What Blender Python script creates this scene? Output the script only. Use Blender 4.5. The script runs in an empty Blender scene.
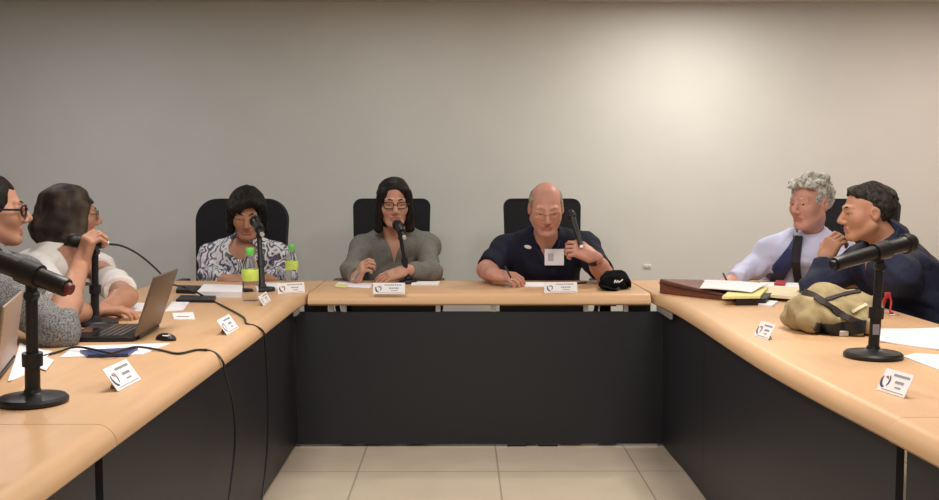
import bpy, bmesh, math, random
import numpy as np
from mathutils import Vector, Matrix, Euler
random.seed(4)
rng = np.random.default_rng(7)
S = bpy.context.scene
C = S.collection
PI = math.pi

# ------------------------------------------------------------------ camera
FPX, CAMH = 1000.0, 1.234
PITCH, YAW = math.atan(68/FPX), math.atan(7.5/FPX)
cam_d = bpy.data.cameras.new('camera'); cam = bpy.data.objects.new('camera', cam_d); C.objects.link(cam)
cam_d.sensor_width = 36.0; cam_d.lens = 36.0*FPX/939.0; cam_d.clip_start = 0.05
cam.location = (0, 0, CAMH); cam.rotation_euler = (PI/2-PITCH, 0, -YAW)
S.camera = cam
CR = Euler((PI/2-PITCH, 0, -YAW)).to_matrix()
CO = Vector((0, 0, CAMH))
def ray(px, py): return CR @ Vector(((px-469.5)/FPX, (250-py)/FPX, -1))
def P(px, py, Y):                # world point seen at a pixel, at distance Y
    d = ray(px, py); return CO + d*(Y/d.y)
def T(px, py, z=0.72):           # world point seen at a pixel, at height z
    d = ray(px, py); return CO + d*((z-CAMH)/d.z)

# ------------------------------------------------------------------ world, lamps, exposure
w = bpy.data.worlds.new('world'); S.world = w; w.use_nodes = True
w.node_tree.nodes['Background'].inputs[0].default_value = (1, .95, .9, 1)
w.node_tree.nodes['Background'].inputs[1].default_value = 0.05
def area(name, loc, size, energy, col, rot=(0, 0, 0)):
    l = bpy.data.lights.new(name, 'AREA'); l.shape = 'RECTANGLE'; l.size, l.size_y = size
    l.energy = energy; l.color = col
    o = bpy.data.objects.new(name, l); C.objects.link(o); o.location = loc; o.rotation_euler = rot
    return o
def spot(name, loc, energy, col, angle, blend, aim=(0, 0, -1), r=.05):
    l = bpy.data.lights.new(name, 'SPOT'); l.energy = energy; l.color = col
    l.spot_size = math.radians(angle); l.spot_blend = blend; l.shadow_soft_size = r
    o = bpy.data.objects.new(name, l); C.objects.link(o); o.location = loc
    o.rotation_euler = Vector(aim).to_track_quat('-Z', 'Y').to_euler()
    return o
def disc(name, loc, size, energy, col):
    l = bpy.data.lights.new(name, 'AREA'); l.shape = 'DISK'; l.size = size; l.energy = energy; l.color = col
    o = bpy.data.objects.new(name, l); C.objects.link(o); o.location = loc; return o
area('ceiling_panel_lamp', (-.75, 3.0, 2.38), (.6, 1.2), 33, (1, .96, .91))
area('ceiling_panel_lamp', (1.25, 3.0, 2.38), (.6, 1.2), 36, (1, .93, .85))
area('ceiling_panel_lamp', (0.2, .6, 2.38), (1.2, .6), 30, (1, .95, .89))
disc('downlight_or_fill', (1.43, 5.74, 2.39), .16, 22, (1, .96, .86))
disc('downlight_or_fill', (3.2, 5.4, 2.39), .16, 22, (1, .84, .74))
disc('downlight_or_fill', (-.35, 5.6, 2.39), .16, 5, (.98, 1, .95))
disc('downlight_or_fill', (-2.3, 5.2, 2.39), .16, 12, (.94, .95, 1))  # added fill lamp, no known fixture; brightens the left wall and chairs
S.view_settings.view_transform = 'Standard'; S.view_settings.look = 'None'
S.view_settings.gamma = 1; S.view_settings.exposure = 0.0
S.view_settings.use_curve_mapping = False

# ------------------------------------------------------------------ materials
def mat(name, col, rough=.5, metal=0, spec=.5, **kw):
    m = bpy.data.materials.new(name); m.use_nodes = True
    nt = m.node_tree; b = nt.nodes['Principled BSDF']
    b.inputs['Base Color'].default_value = (*col, 1); b.inputs['Roughness'].default_value = rough
    b.inputs['Metallic'].default_value = metal; b.inputs['Specular IOR Level'].default_value = spec
    N = lambda t: nt.nodes.new(t)
    L = nt.links.new
    tc = N('ShaderNodeTexCoord'); mp = N('ShaderNodeMapping'); L(tc.outputs['Object'], mp.inputs[0])
    mp.inputs['Scale'].default_value = kw.get('stretch', (1, 1, 1))
    nz = N('ShaderNodeTexNoise'); nz.inputs['Scale'].default_value = kw.get('scale', 30)
    nz.inputs['Detail'].default_value = kw.get('detail', 4); nz.inputs['Distortion'].default_value = kw.get('dist', 0)
    L(mp.outputs[0], nz.inputs[0])
    rp = N('ShaderNodeValToRGB'); lo, hi = kw.get('range', (.35, .65))
    v = kw.get('var', .06)
    c2 = kw.get('col2', tuple(min(1, c*(1+v)) for c in col)); c1 = kw.get('col1', tuple(c*(1-v) for c in col))
    rp.color_ramp.elements[0].position = lo; rp.color_ramp.elements[0].color = (*c1, 1)
    rp.color_ramp.elements[1].position = hi; rp.color_ramp.elements[1].color = (*c2, 1)
    L(nz.outputs[0], rp.inputs[0]); L(rp.outputs[0], b.inputs['Base Color'])
    if kw.get('bump'):
        bp = N('ShaderNodeBump'); bp.inputs['Strength'].default_value = kw['bump']; bp.inputs['Distance'].default_value = kw.get('bdist', .003)
        L(nz.outputs[0], bp.inputs['Height']); L(bp.outputs[0], b.inputs['Normal'])
    if kw.get('trans'):
        b.inputs['Transmission Weight'].default_value = kw['trans']; b.inputs['IOR'].default_value = kw.get('ior', 1.33)
    if kw.get('sss'):
        b.inputs['Subsurface Weight'].default_value = kw['sss']; b.inputs['Subsurface Radius'].default_value = (.01, .004, .002)
        b.inputs['Subsurface Scale'].default_value = .5
    m['_n'] = 1
    return m
M = {}
M['wall'] = mat('wall_paint', (.70, .69, .66), .85, spec=.2, scale=3, var=.015)
M['ceil'] = mat('ceiling_paint', (.55, .5, .45), .9, spec=.1, scale=3, var=.015)
M['wood'] = mat('beech_laminate', (.64, .40, .22), .42, spec=.35, scale=9, var=.035, stretch=(3, .5, 3), detail=5)
M['woodx'] = mat('beech_laminate_across', (.64, .40, .22), .42, spec=.35, scale=9, var=.035, stretch=(.5, 3, 3), detail=5)
M['panel'] = mat('charcoal_laminate', (.0175, .018, .024), .45, spec=.45, scale=40, var=.05)
M['metal'] = mat('silver_bracket_metal', (.6, .59, .57), .4, .6, scale=40, var=.03)
M['black'] = mat('black_plastic', (.012, .012, .014), .42, spec=.4, scale=60, var=.1)
M['blackfab'] = mat('black_chair_fabric', (.012, .012, .015), .75, spec=.25, scale=160, var=.25, bump=.15)
M['mic'] = mat('black_microphone_metal', (.013, .012, .013), .38, .2, scale=80, var=.1)
M['grille'] = mat('dark_microphone_grille', (.02, .019, .018), .5, .5, scale=420, var=.5, bump=.5, bdist=.001)
M['paper'] = mat('white_paper', (.86, .84, .88), .8, spec=.2, scale=12, var=.01)
M['card'] = mat('white_card', (.90, .89, .91), .6, spec=.3, scale=12, var=.01)
M['ink'] = mat('dark_blue_ink', (.06, .06, .11), .6, scale=12, var=.05)
M['inkpale'] = mat('pale_grey_print', (.5, .5, .56), .6, scale=12, var=.08)
M['inkgrey'] = mat('grey_ink', (.3, .31, .36), .6, scale=12, var=.05)
M['inkred'] = mat('purple_red_ink', (.36, .14, .22), .6, scale=12, var=.05)
M['yellow'] = mat('yellow_paper', (.80, .74, .32), .7, spec=.2, scale=10, var=.02)
M['cream'] = mat('pale_yellow_paper', (.78, .70, .48), .7, spec=.2, scale=10, var=.02)
M['red'] = mat('red_plastic', (.42, .035, .04), .45, scale=20, var=.1)
M['leather'] = mat('brown_leather', (.17, .055, .034), .42, spec=.45, scale=60, var=.15, bump=.2)
M['khaki'] = mat('khaki_canvas', (.36, .29, .16), .85, spec=.15, scale=22, var=.18, bump=.35, bdist=.004)
M['strap'] = mat('dark_brown_webbing', (.03, .02, .017), .7, scale=200, var=.2)
M['skin'] = mat('warm_skin', (.56, .30, .21), .5, spec=.35, scale=14, var=.06, sss=.12)
M['skinred'] = mat('ruddy_skin', (.58, .29, .22), .48, spec=.35, scale=14, var=.08, sss=.12)
M['skintan'] = mat('tan_skin', (.47, .24, .155), .5, spec=.35, scale=14, var=.06, sss=.12)
M['lip'] = mat('rose_lip', (.42, .15, .13), .45, scale=20, var=.05)
M['eyewhite'] = mat('eye_white', (.42, .36, .32), .4, scale=20, var=.02)
M['redend'] = mat('dark_red_ring', (.12, .018, .018), .45, scale=20, var=.1)
M['iris'] = mat('dark_iris', (.03, .02, .015), .25, scale=20, var=.05)
M['hairblack'] = mat('black_hair', (.011, .009, .008), .6, spec=.18, scale=45, var=.5, stretch=(3, 3, .5), bump=.4)
M['hairdark'] = mat('dark_brown_hair', (.014, .010, .009), .6, spec=.18, scale=45, var=.5, stretch=(3, 3, .5), bump=.4)
M['hairbrown'] = mat('brown_hair', (.055, .042, .034), 0.65, spec=.2, scale=9, col1=(.02, .015, .013), col2=(.12, .088, .066), stretch=(2, 2, .5), bump=.3, range=(.4, .75))
M['hairgrey'] = mat('grey_wavy_hair', (.42, .40, .36), .7, spec=.2, scale=45, col1=(.2, .185, .155), col2=(.72, .70, .64), dist=1.2, bump=.6, bdist=.006)
M['hairthin'] = mat('thin_grey_hair', (.33, .25, .19), .7, spec=.2, scale=50, col1=(.2, .14, .1), col2=(.42, .34, .27), bump=.3)
M['hairsalt'] = mat('greying_black_hair', (.04, .034, .03), .65, spec=.15, scale=50, col1=(.012, .01, .01), col2=(.06, .052, .045), stretch=(2, 2, 1), bump=.5)
M['grey_cardigan'] = mat('grey_knit_fabric', (.185, .178, .162), .9, spec=.15, scale=90, var=.12, bump=.15)
M['white_top'] = mat('white_cotton', (.80, .76, .73), .85, spec=.15, scale=60, var=.02, bump=.1)
M['speckle'] = mat('speckled_grey_knit', (.2, .2, .2), .9, spec=.15, scale=210, col1=(.06, .06, .064), col2=(.31, .305, .30), range=(.36, .62), detail=6, dist=.8, bump=.3)
M['navy_polo'] = mat('navy_pique_fabric', (.013, .015, .03), .8, spec=.2, scale=250, var=.2, bump=.1)
M['navy_jacket'] = mat('navy_jacket_fabric', (.018, .022, .05), .7, spec=.25, scale=90, var=.2, bump=.1)
M['blue_shirt'] = mat('pale_lavender_shirt_cotton', (.60, .63, .85), .75, spec=.2, scale=150, var=.03, bump=.05)
M['tie'] = mat('blue_silk_tie', (.022, .042, .16), .4, spec=.5, scale=120, var=.2)
M['tieblack'] = mat('black_silk_tie', (.012, .012, .02), .4, spec=.5, scale=120, var=.2)
M['trouser'] = mat('dark_trouser_fabric', (.02, .02, .024), .85, spec=.15, scale=120, var=.15)
M['lid'] = mat('bronze_grey_laptop_lid', (.16, .12, .09), .4, .35, scale=60, var=.06)
M['lidtan'] = mat('tan_laptop_lid', (.40, .29, .22), .45, .2, scale=60, var=.04)
M['screen'] = mat('dark_screen_glass', (.015, .015, .018), .15, scale=10, var=.05)
M['blue'] = mat('blue_folder_plastic', (.03, .055, .17), .4, scale=30, var=.1)
M['capgreen'] = mat('green_bottle_cap', (.16, .62, .12), .4, scale=30, var=.05)
M['label'] = mat('lime_bottle_label', (.62, .80, .14), .5, scale=25, var=.12)
M['pet'] = mat('clear_bottle_plastic', (.93, .95, .95), .12, trans=1.0, ior=1.07, scale=20, var=.01)
M['gold'] = mat('gold_metal', (.6, .4, .15), .3, .9, scale=20, var=.05)
M['capblack'] = mat('matte_black_cotton', (.006, .006, .007), .9, spec=.1, scale=160, var=.25, bump=.2)
M['socket'] = mat('white_plastic', (.82, .80, .76), .5, scale=20, var=.01)

def blouse_material():
    m = bpy.data.materials.new('swirl_print_fabric'); m.use_nodes = True
    nt = m.node_tree; b = nt.nodes['Principled BSDF']; b.inputs['Roughness'].default_value = .8
    N = nt.nodes.new; L = nt.links.new
    tc = N('ShaderNodeTexCoord'); nz = N('ShaderNodeTexNoise'); nz.inputs['Scale'].default_value = 9; nz.inputs['Detail'].default_value = 2
    L(tc.outputs['Object'], nz.inputs[0])
    mx = N('ShaderNodeMix'); mx.data_type = 'VECTOR'; mx.inputs['Factor'].default_value = .22
    L(tc.outputs['Object'], mx.inputs[4]); L(nz.outputs['Color'], mx.inputs[5])
    wv = N('ShaderNodeTexWave'); wv.inputs['Scale'].default_value = 11; wv.inputs['Distortion'].default_value = 9; wv.inputs['Detail'].default_value = 2; wv.inputs['Detail Scale'].default_value = 1.6
    L(mx.outputs[1], wv.inputs[0])
    rp = N('ShaderNodeValToRGB'); e = rp.color_ramp.elements
    e[0].position = .05; e[0].color = (.07, .075, .11, 1); e[1].position = .72; e[1].color = (.74, .73, .76, 1)
    a = e.new(.28); a.color = (.17, .175, .24, 1); a = e.new(.5); a.color = (.44, .43, .49, 1)
    L(wv.outputs[0], rp.inputs[0]); L(rp.outputs[0], b.inputs['Base Color'])
    return m
M['blouse'] = blouse_material()

def tile_material():
    m = bpy.data.materials.new('beige_floor_tile'); m.use_nodes = True
    nt = m.node_tree; b = nt.nodes['Principled BSDF']; b.inputs['Roughness'].default_value = .22
    b.inputs['Specular IOR Level'].default_value = .4
    N = nt.nodes.new; L = nt.links.new
    tc = N('ShaderNodeTexCoord'); mp = N('ShaderNodeMapping'); L(tc.outputs['Object'], mp.inputs[0])
    mp.inputs['Location'].default_value = (-.155+6, -4.2+6, 0)
    br = N('ShaderNodeTexBrick'); br.offset = 0; br.squash = 1
    br.inputs['Scale'].default_value = 1; br.inputs['Brick Width'].default_value = .6; br.inputs['Row Height'].default_value = .6
    br.inputs['Mortar Size'].default_value = .004; br.inputs['Mortar Smooth'].default_value = .2
    br.inputs['Color1'].default_value = (.70, .60, .47, 1); br.inputs['Color2'].default_value = (.68, .58, .45, 1); br.inputs['Mortar'].default_value = (.42, .35, .27, 1)
    L(mp.outputs[0], br.inputs[0])
    nz = N('ShaderNodeTexNoise'); nz.inputs['Scale'].default_value = 5; L(tc.outputs['Object'], nz.inputs[0])
    mx = N('ShaderNodeMix'); mx.data_type = 'RGBA'; mx.blend_type = 'MULTIPLY'; mx.inputs['Factor'].default_value = .18
    L(br.outputs[0], mx.inputs[6]); L(nz.outputs[0], mx.inputs[7]); L(mx.outputs[2], b.inputs['Base Color'])
    return m
M['tile'] = tile_material()

# ------------------------------------------------------------------ mesh helpers
class MB:
    def __init__(s): s.v = []; s.f = []; s.m = []
    def add(s, vs, fs, mi=0):
        n = len(s.v); s.v += [tuple(v) for v in vs]; s.f += [tuple(i+n for i in f) for f in fs]; s.m += [mi]*len(fs)
        return s
    def box(s, c, d, R=None, mi=0, bev=0):
        bm = bmesh.new(); bmesh.ops.create_cube(bm, size=1)
        bmesh.ops.scale(bm, vec=d, verts=bm.verts)
        if bev: bmesh.ops.bevel(bm, geom=bm.edges[:]+bm.verts[:], offset=bev, segments=3, profile=.5, affect='EDGES')
        return s.bm(bm, Matrix.Translation(c) @ (R.to_4x4() if R else Matrix()), mi)
    def bm(s, bm, mtx=None, mi=0):
        bm.verts.ensure_lookup_table(); bm.verts.index_update()
        vs = [(mtx @ v.co if mtx else v.co.copy()) for v in bm.verts]
        s.add(vs, [[v.index for v in f.verts] for f in bm.faces], mi); bm.free(); return s
    def tube(s, pts, r, n=10, mi=0, flat=None):
        pts = [Vector(p) for p in pts]; rs = r if isinstance(r, (list, tuple)) else [r]*len(pts)
        up = None; rings = []
        for i, p in enumerate(pts):
            t = (pts[min(i+1, len(pts)-1)]-pts[max(i-1, 0)]).normalized()
            if up is None:
                up = Vector((0, 0, 1)) if abs(t.z) < .9 else Vector((1, 0, 0))
            a = (up-t*up.dot(t)).normalized(); b = t.cross(a); up = a
            fa, fb = flat if flat else (1, 1)
            rings.append([p+(a*math.cos(2*PI*k/n)*fa+b*math.sin(2*PI*k/n)*fb)*rs[i] for k in range(n)])
        vs = [v for ring in rings for v in ring]; fs = []
        for i in range(len(pts)-1):
            for k in range(n):
                fs.append((i*n+k, i*n+(k+1) % n, (i+1)*n+(k+1) % n, (i+1)*n+k))
        fs.append(tuple(range(n-1, -1, -1))); fs.append(tuple((len(pts)-1)*n+k for k in range(n)))
        return s.add(vs, fs, mi)
    def lathe(s, prof, n=32, mtx=None, mi=0):
        vs = []; fs = []
        for (r, z) in prof:
            for k in range(n):
                v = Vector((r*math.cos(2*PI*k/n), r*math.sin(2*PI*k/n), z)); vs.append(mtx @ v if mtx else v)
        for i in range(len(prof)-1):
            for k in range(n): fs.append((i*n+k, i*n+(k+1) % n, (i+1)*n+(k+1) % n, (i+1)*n+k))
        fs.append(tuple(range(n-1, -1, -1))); fs.append(tuple((len(prof)-1)*n+k for k in range(n)))
        return s.add(vs, fs, mi)
    def prism(s, poly, z0, z1, mtx=None, mi=0):
        n = len(poly); vs = [Vector((x, y, z0)) for x, y in poly]+[Vector((x, y, z1)) for x, y in poly]
        if mtx: vs = [mtx @ v for v in vs]
        fs = [tuple(range(n-1, -1, -1)), tuple(range(n, 2*n))]+[(i, (i+1) % n, n+(i+1) % n, n+i) for i in range(n)]
        return s.add(vs, fs, mi)
    def build(s, name, ms, parent=None, smooth=True, loc=None):
        me = bpy.data.meshes.new(name); vs = s.v
        if loc is not None: vs = [tuple(Vector(v)-Vector(loc)) for v in vs]
        me.from_pydata(vs, [], s.f)
        ms = ms if isinstance(ms, (list, tuple)) else [ms]
        for m in ms: me.materials.append(m)
        me.polygons.foreach_set('material_index', s.m)
        bm = bmesh.new(); bm.from_mesh(me); bmesh.ops.recalc_face_normals(bm, faces=bm.faces[:]); bm.to_mesh(me); bm.free()
        if smooth:
            me.polygons.foreach_set('use_smooth', [True]*len(me.polygons))
            me.set_sharp_from_angle(angle=math.radians(38))
        o = bpy.data.objects.new(name, me); C.objects.link(o)
        if loc is not None and not parent: o.location = loc
        if parent: o.parent = parent
        return o
def empty(name, loc=(0, 0, 0), rz=0):
    o = bpy.data.objects.new(name, None); C.objects.link(o); o.location = loc; o.rotation_euler = (0, 0, rz); o.empty_display_size = .05
    return o
def tag(o, label, cat, group=None):
    o['label'] = label; o['category'] = cat
    if group: o['group'] = group
    return o
def struct(o): o['kind'] = 'structure'; return o
def catmull(pts, n=8):
    pts = [Vector(p) for p in pts]; out = []
    q = [pts[0]*2-pts[1]]+pts+[pts[-1]*2-pts[-2]]
    for i in range(1, len(q)-2):
        for k in range(n):
            t = k/n; a, b, c, d = q[i-1:i+3]
            out.append(.5*((2*b)+(c-a)*t+(2*a-5*b+4*c-d)*t*t+(3*b-a-3*c+d)*t**3))
    out.append(pts[-1]); return out
def copy_tree(o, parent=None):
    c = o.copy(); C.objects.link(c)
    if parent: c.parent = parent
    for ch in list(o.children): copy_tree(ch, c)
    return c

# ------------------------------------------------------------------ implicit surfaces (soft bodies, people, cloth)
def smin(a, b, k):
    if k <= 0: return np.minimum(a, b)
    h = np.maximum(k-np.abs(a-b), 0)/k
    return np.minimum(a, b)-h*h*k*.25
class SDF:
    def __init__(s): s.p = []
    def add(s, lo, hi, fn, k=.02, op='u'): s.p.append((np.array(lo, float), np.array(hi, float), fn, k, op)); return s
    def cone(s, a, b, ra, rb, k=.02, op='u', cap=None, capa=None):
        a = np.array(a, float); b = np.array(b, float); ba = b-a; L2 = float(ba@ba)+1e-9; dr = ba/math.sqrt(L2)
        def fn(p):
            t = np.clip(((p-a)@ba)/L2, 0, 1)
            d = np.linalg.norm(p-a-t[..., None]*ba, axis=-1)-(ra+(rb-ra)*t)
            if cap is not None: d = np.maximum(d, (p-b)@dr-cap)
            if capa is not None: d = np.maximum(d, -((p-a)@dr)-capa)
            return d
        r = max(ra, rb)
        return s.add(np.minimum(a, b)-r, np.maximum(a, b)+r, fn, k, op)
    def ell(s, c, rad, R=None, k=.02, op='u'):
        c = np.array(c, float); rad = np.array(rad, float); R = np.eye(3) if R is None else np.array(R, float)   # columns = axes
        def fn(p):
            q = (p-c)@R; k0 = np.linalg.norm(q/rad, axis=-1); k1 = np.linalg.norm(q/(rad*rad), axis=-1)
            return np.where(k1 > 1e-6, k0*(k0-1)/np.maximum(k1, 1e-6), -rad.min())
        e = np.sqrt(((R*rad)**2).sum(1))
        return s.add(c-e, c+e, fn, k, op)
    def rbox(s, c, half, r, R=None, k=.02, op='u'):
        c = np.array(c, float); half = np.array(half, float); R = np.eye(3) if R is None else np.array(R, float)
        def fn(p):
            q = np.abs((p-c)@R)-(half-r)
            return np.linalg.norm(np.maximum(q, 0), axis=-1)+np.minimum(q.max(-1), 0)-r
        e = np.abs(R)@half
        return s.add(c-e, c+e, fn, k, op)
    def mesh(s, vox, disp=None):
        us = [p for p in s.p if p[4] == 'u']
        gm = 3*vox+.5*max(p[3] for p in us)+.004
        lo = np.min([p[0] for p in us], 0)-gm; hi = np.max([p[1] for p in us], 0)+gm
        n = np.ceil((hi-lo)/vox).astype(int)+1
        D = np.full(n, 1.0, np.float32)
        ax = [lo[i]+np.arange(n[i])*vox for i in range(3)]
        for (a, b, fn, k, op) in s.p:
            mg = k+3*vox
            i0 = np.clip(np.floor((a-mg-lo)/vox).astype(int), 0, n); i1 = np.clip(np.ceil((b+mg-lo)/vox).astype(int)+1, 0, n)
            if (i1 <= i0).any(): continue
            g = np.stack(np.meshgrid(*[ax[i][i0[i]:i1[i]] for i in range(3)], indexing='ij'), -1)
            d = fn(g).astype(np.float32); sl = tuple(slice(i0[i], i1[i]) for i in range(3))
            if op == 'u': D[sl] = smin(D[sl], d, k)
            else: D[sl] = -smin(-D[sl], d, k)
        if disp:
            idx = np.nonzero(np.abs(D) < 4*vox); pts = np.stack([ax[i][idx[i]] for i in range(3)], -1)
            D[idx] += disp(pts).astype(np.float32)
        return nets(D, lo, vox)
def nets(D, lo, vox):
    neg = D < 0; n = np.array(D.shape)-1
    cnt = np.zeros(n, np.int8); off = [(i, j, k) for i in (0, 1) for j in (0, 1) for k in (0, 1)]
    for (i, j, k) in off: cnt += neg[i:i+n[0], j:j+n[1], k:k+n[2]]
    act = (cnt > 0) & (cnt < 8); ci = np.nonzero(act); N = len(ci[0])
    ids = np.full(n, -1, np.int32); ids[ci] = np.arange(N)
    acc = np.zeros((N, 3)); num = np.zeros(N)
    for axis in range(3):
        oth = [a for a in range(3) if a != axis]
        for u in (0, 1):
            for v in (0, 1):
                o0 = [0, 0, 0]; o0[oth[0]] = u; o0[oth[1]] = v; o1 = list(o0); o1[axis] = 1
                d0 = D[ci[0]+o0[0], ci[1]+o0[1], ci[2]+o0[2]]; d1 = D[ci[0]+o1[0], ci[1]+o1[1], ci[2]+o1[2]]
                m = (d0 < 0) != (d1 < 0); t = np.where(m, d0/np.where(m, d0-d1, 1), 0)
                q = np.tile(np.array(o0, float), (N, 1)); q[:, axis] += t
                acc[m] += q[m]; num[m] += 1
    V = lo+(np.stack(ci, -1)+acc/num[:, None])*vox
    F = []
    for axis in range(3):
        a, b = [(1, 2), (2, 0), (0, 1)][axis]
        sl0 = [slice(1, -1)]*3; sl0[axis] = slice(0, -1); sl1 = [slice(1, -1)]*3; sl1[axis] = slice(1, None)
        s0 = neg[tuple(sl0)]; s1 = neg[tuple(sl1)]; e = np.nonzero(s0 != s1)
        pos = [e[0]+1, e[1]+1, e[2]+1]; pos[axis] = e[axis]
        def cell(da, db):
            q = [pos[0].copy(), pos[1].copy(), pos[2].copy()]; q[a] -= da; q[b] -= db
            return ids[q[0], q[1], q[2]]
        quad = np.stack([cell(1, 1), cell(0, 1), cell(0, 0), cell(1, 0)], -1)
        fl = ~s0[e]; quad[fl] = quad[fl][:, ::-1]
        F.append(quad)
    F = np.concatenate(F); F = F[(F >= 0).all(1)]
    return V, F
def relax(V, F, it=1, lam=.5):
    for _ in range(it):
        acc = np.zeros_like(V); num = np.zeros(len(V))
        for i in range(4):
            a, b = F[:, i], F[:, (i+1) % 4]
            for c in range(3):
                acc[:, c] += np.bincount(a, V[b, c], len(V))+np.bincount(b, V[a, c], len(V))
            num += np.bincount(a, minlength=len(V))+np.bincount(b, minlength=len(V))
        V = V+lam*(acc/np.maximum(num, 1)[:, None]-V)
    return V
def soft(name, sdf, vox, ms, parent=None, disp=None, loc=None, it=1, paint=None):
    V, F = sdf.mesh(vox, disp); V = relax(V, F, it)
    me = bpy.data.meshes.new(name)
    mi = paint(V, F) if paint else None
    if loc is not None: V = V-np.array(loc)
    me.vertices.add(len(V)); me.vertices.foreach_set('co', V.astype(np.float32).ravel())
    me.loops.add(4*len(F)); me.loops.foreach_set('vertex_index', F.ravel().astype(np.int32))
    me.polygons.add(len(F)); me.polygons.foreach_set('loop_start', np.arange(0, 4*len(F), 4, dtype=np.int32))
    for m in (ms if isinstance(ms, (list, tuple)) else [ms]): me.materials.append(m)
    if mi is not None: me.polygons.foreach_set('material_index', mi.astype(np.int32))
    me.polygons.foreach_set('use_smooth', np.ones(len(F), bool))
    me.update(calc_edges=True); me.validate()
    o = bpy.data.objects.new(name, me); C.objects.link(o)
    if loc is not None and not parent: o.location = loc
    if parent: o.parent = parent
    return o
def folds(amp, freq, seed):
    r = np.random.default_rng(seed); dirs = r.normal(size=(6, 3)); dirs /= np.linalg.norm(dirs, axis=1)[:, None]; ph = r.uniform(0, 6.28, 6)
    def fn(p):
        o = 0
        for i in range(6): o = o+np.sin((p@dirs[i])*freq*(1+.35*i)+ph[i]+1.2*np.sin((p@dirs[(i+2) % 6])*freq*.6))*(amp/(1+.5*i))
        return o
    return fn

# ------------------------------------------------------------------ the room
def plane(name, pts, m):
    return struct(MB().add(pts, [tuple(range(len(pts)))]).build(name, m, smooth=False))
X0, X1, Y0, Y1, ZC = -3.9, 4.3, -1.6, 6.62, 2.405
def slab(name, a, b, m): 
    a, b = Vector(a), Vector(b)
    return struct(MB().box((a+b)/2, b-a).build(name, m, smooth=False))
slab('floor', (X0, Y0, -.1), (X1, Y1, 0), M['tile'])
slab('ceiling', (X0, Y0, ZC), (X1, Y1, ZC+.1), M['ceil'])
slab('wall_back', (X0, Y1, 0), (X1, Y1+.1, ZC), M['wall'])
slab('wall_left', (X0-.1, Y0, 0), (X0, Y1, ZC), M['wall'])
slab('wall_right', (X1, Y0, 0), (X1+.1, Y1, ZC), M['wall'])
slab('wall_front', (X0, Y0-.1, 0), (X1, Y0, ZC), M['wall'])
wp = P(647, 266, Y1)
ws = empty('wall_socket', (wp.x, Y1, wp.z)); tag(ws, 'small white socket plate low on the wall behind the table', 'socket')
MB().box((0, -.005, 0), (.05, .01, .022), bev=.003).build('cover_plate', M['socket'], ws)
MB().box((-.012, -.0105, 0), (.006, .003, .006)).box((.012, -.0105, 0), (.006, .003, .006)).build('socket_hole', M['inkgrey'], ws)

# ------------------------------------------------------------------ tables
TZ, TB = .72, .667
def top_loft(stations, m, name, parent):
    # stations: (inner edge xy, outer edge xy, roll width)
    secs = []
    for (pi, po, rw) in stations:
        pi = Vector((*pi, 0)); po = Vector((*po, 0)); d = (po-pi).normalized(); s = []
        for k in range(9):
            a = k/8*PI/2
            s.append(pi+d*(rw*(1-math.cos(a)))+Vector((0, 0, TB+.008+(TZ-TB-.008)*math.sin(a))))
        s.append(po-d*.003+Vector((0, 0, TZ))); s.append(po+Vector((0, 0, TZ-.003))); s.append(po+Vector((0, 0, TB)))
        s.append(pi+d*.008+Vector((0, 0, TB)))
        secs.append(s)
    n = len(secs[0]); vs = [v for s in secs for v in s]; fs = []
    for i in range(len(secs)-1):
        for k in range(n): fs.append((i*n+k, i*n+(k+1) % n, (i+1)*n+(k+1) % n, (i+1)*n+k))
    fs.append(tuple(range(n))); fs.append(tuple((len(secs)-1)*n+k for k in range(n)))
    return MB().add(vs, fs).build(name, m, parent)
def lerp_table(tab, y):
    xs = [t[0] for t in tab]; return float(np.interp(y, xs, [t[1] for t in tab]))
def side_table(name, label, y0, y1, xin, xout, sgn, panel_x, seams=(), roll_end=None, feet=()):
    r = empty(name, (xin((y0+y1)/2), (y0+y1)/2, 0)); tag(r, label, 'table', 'conference tables in a U')
    off = r.location
    ys = np.linspace(y0, y1, 28); st = []
    for y in ys:
        rw = .045 if roll_end is None or y < roll_end-.04 else .045*max(.07, 1-(y-(roll_end-.04))/.05) if y < roll_end+.01 else .003
        st.append(((xin(y)-off.x, y-off.y), (xout-off.x, y-off.y), rw))
    top_loft(st, M['wood'], 'tabletop', r)
    # modesty panel, sitting under the inner edge, one board per seam
    ed = [y0+.02]+list(seams)+[min(y1-.02, roll_end+.12 if roll_end else 9)]
    for a, b in zip(ed[:-1], ed[1:]):
        mb = MB(); vs = []; n = 10
        yy = np.linspace(a+.0015, b-.0015, n)
        for y in yy:
            x = panel_x(y)
            for (dx, z) in ((0, .012), (0, .663), (sgn*.018, .663), (sgn*.018, .012)): vs.append((x+dx-off.x, y-off.y, z))
        fs = [(i*4+k, i*4+(k+1) % 4, (i+1)*4+(k+1) % 4, (i+1)*4+k) for i in range(n-1) for k in range(4)]
        fs += [(0, 1, 2, 3), tuple((n-1)*4+k for k in range(4))]
        mb.add(vs, fs).build('modesty_panel', M['panel'], r)
    for y in feet:
        x = panel_x(y)
        MB().box((x-sgn*.008-off.x, y-off.y, .65), (.014, .035, .032)).build('bracket', M['metal'], r, smooth=False)
    if y1 > 5:
        w2, yc = (.30, 4.46) if sgn > 0 else (.10, 4.47)
        MB().box((xin(4.45)+sgn*.012-off.x, yc-off.y, .652), (.012, w2, .026)).build('corner_bracket', M['metal'], r, smooth=False)
    for y in (y0+.1, y1-.1):
        mb = MB(); cx = (panel_x(y)+xout)/2+sgn*.05-off.x
        mb.box((cx, y-off.y, .35), (.05, .05, .63)).box((cx, y-off.y, .017), (.45, .06, .034), bev=.008).box((cx, y-off.y, .655), (.4, .05, .024))
        mb.build('leg', M['black'], r)
    return r
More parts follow.
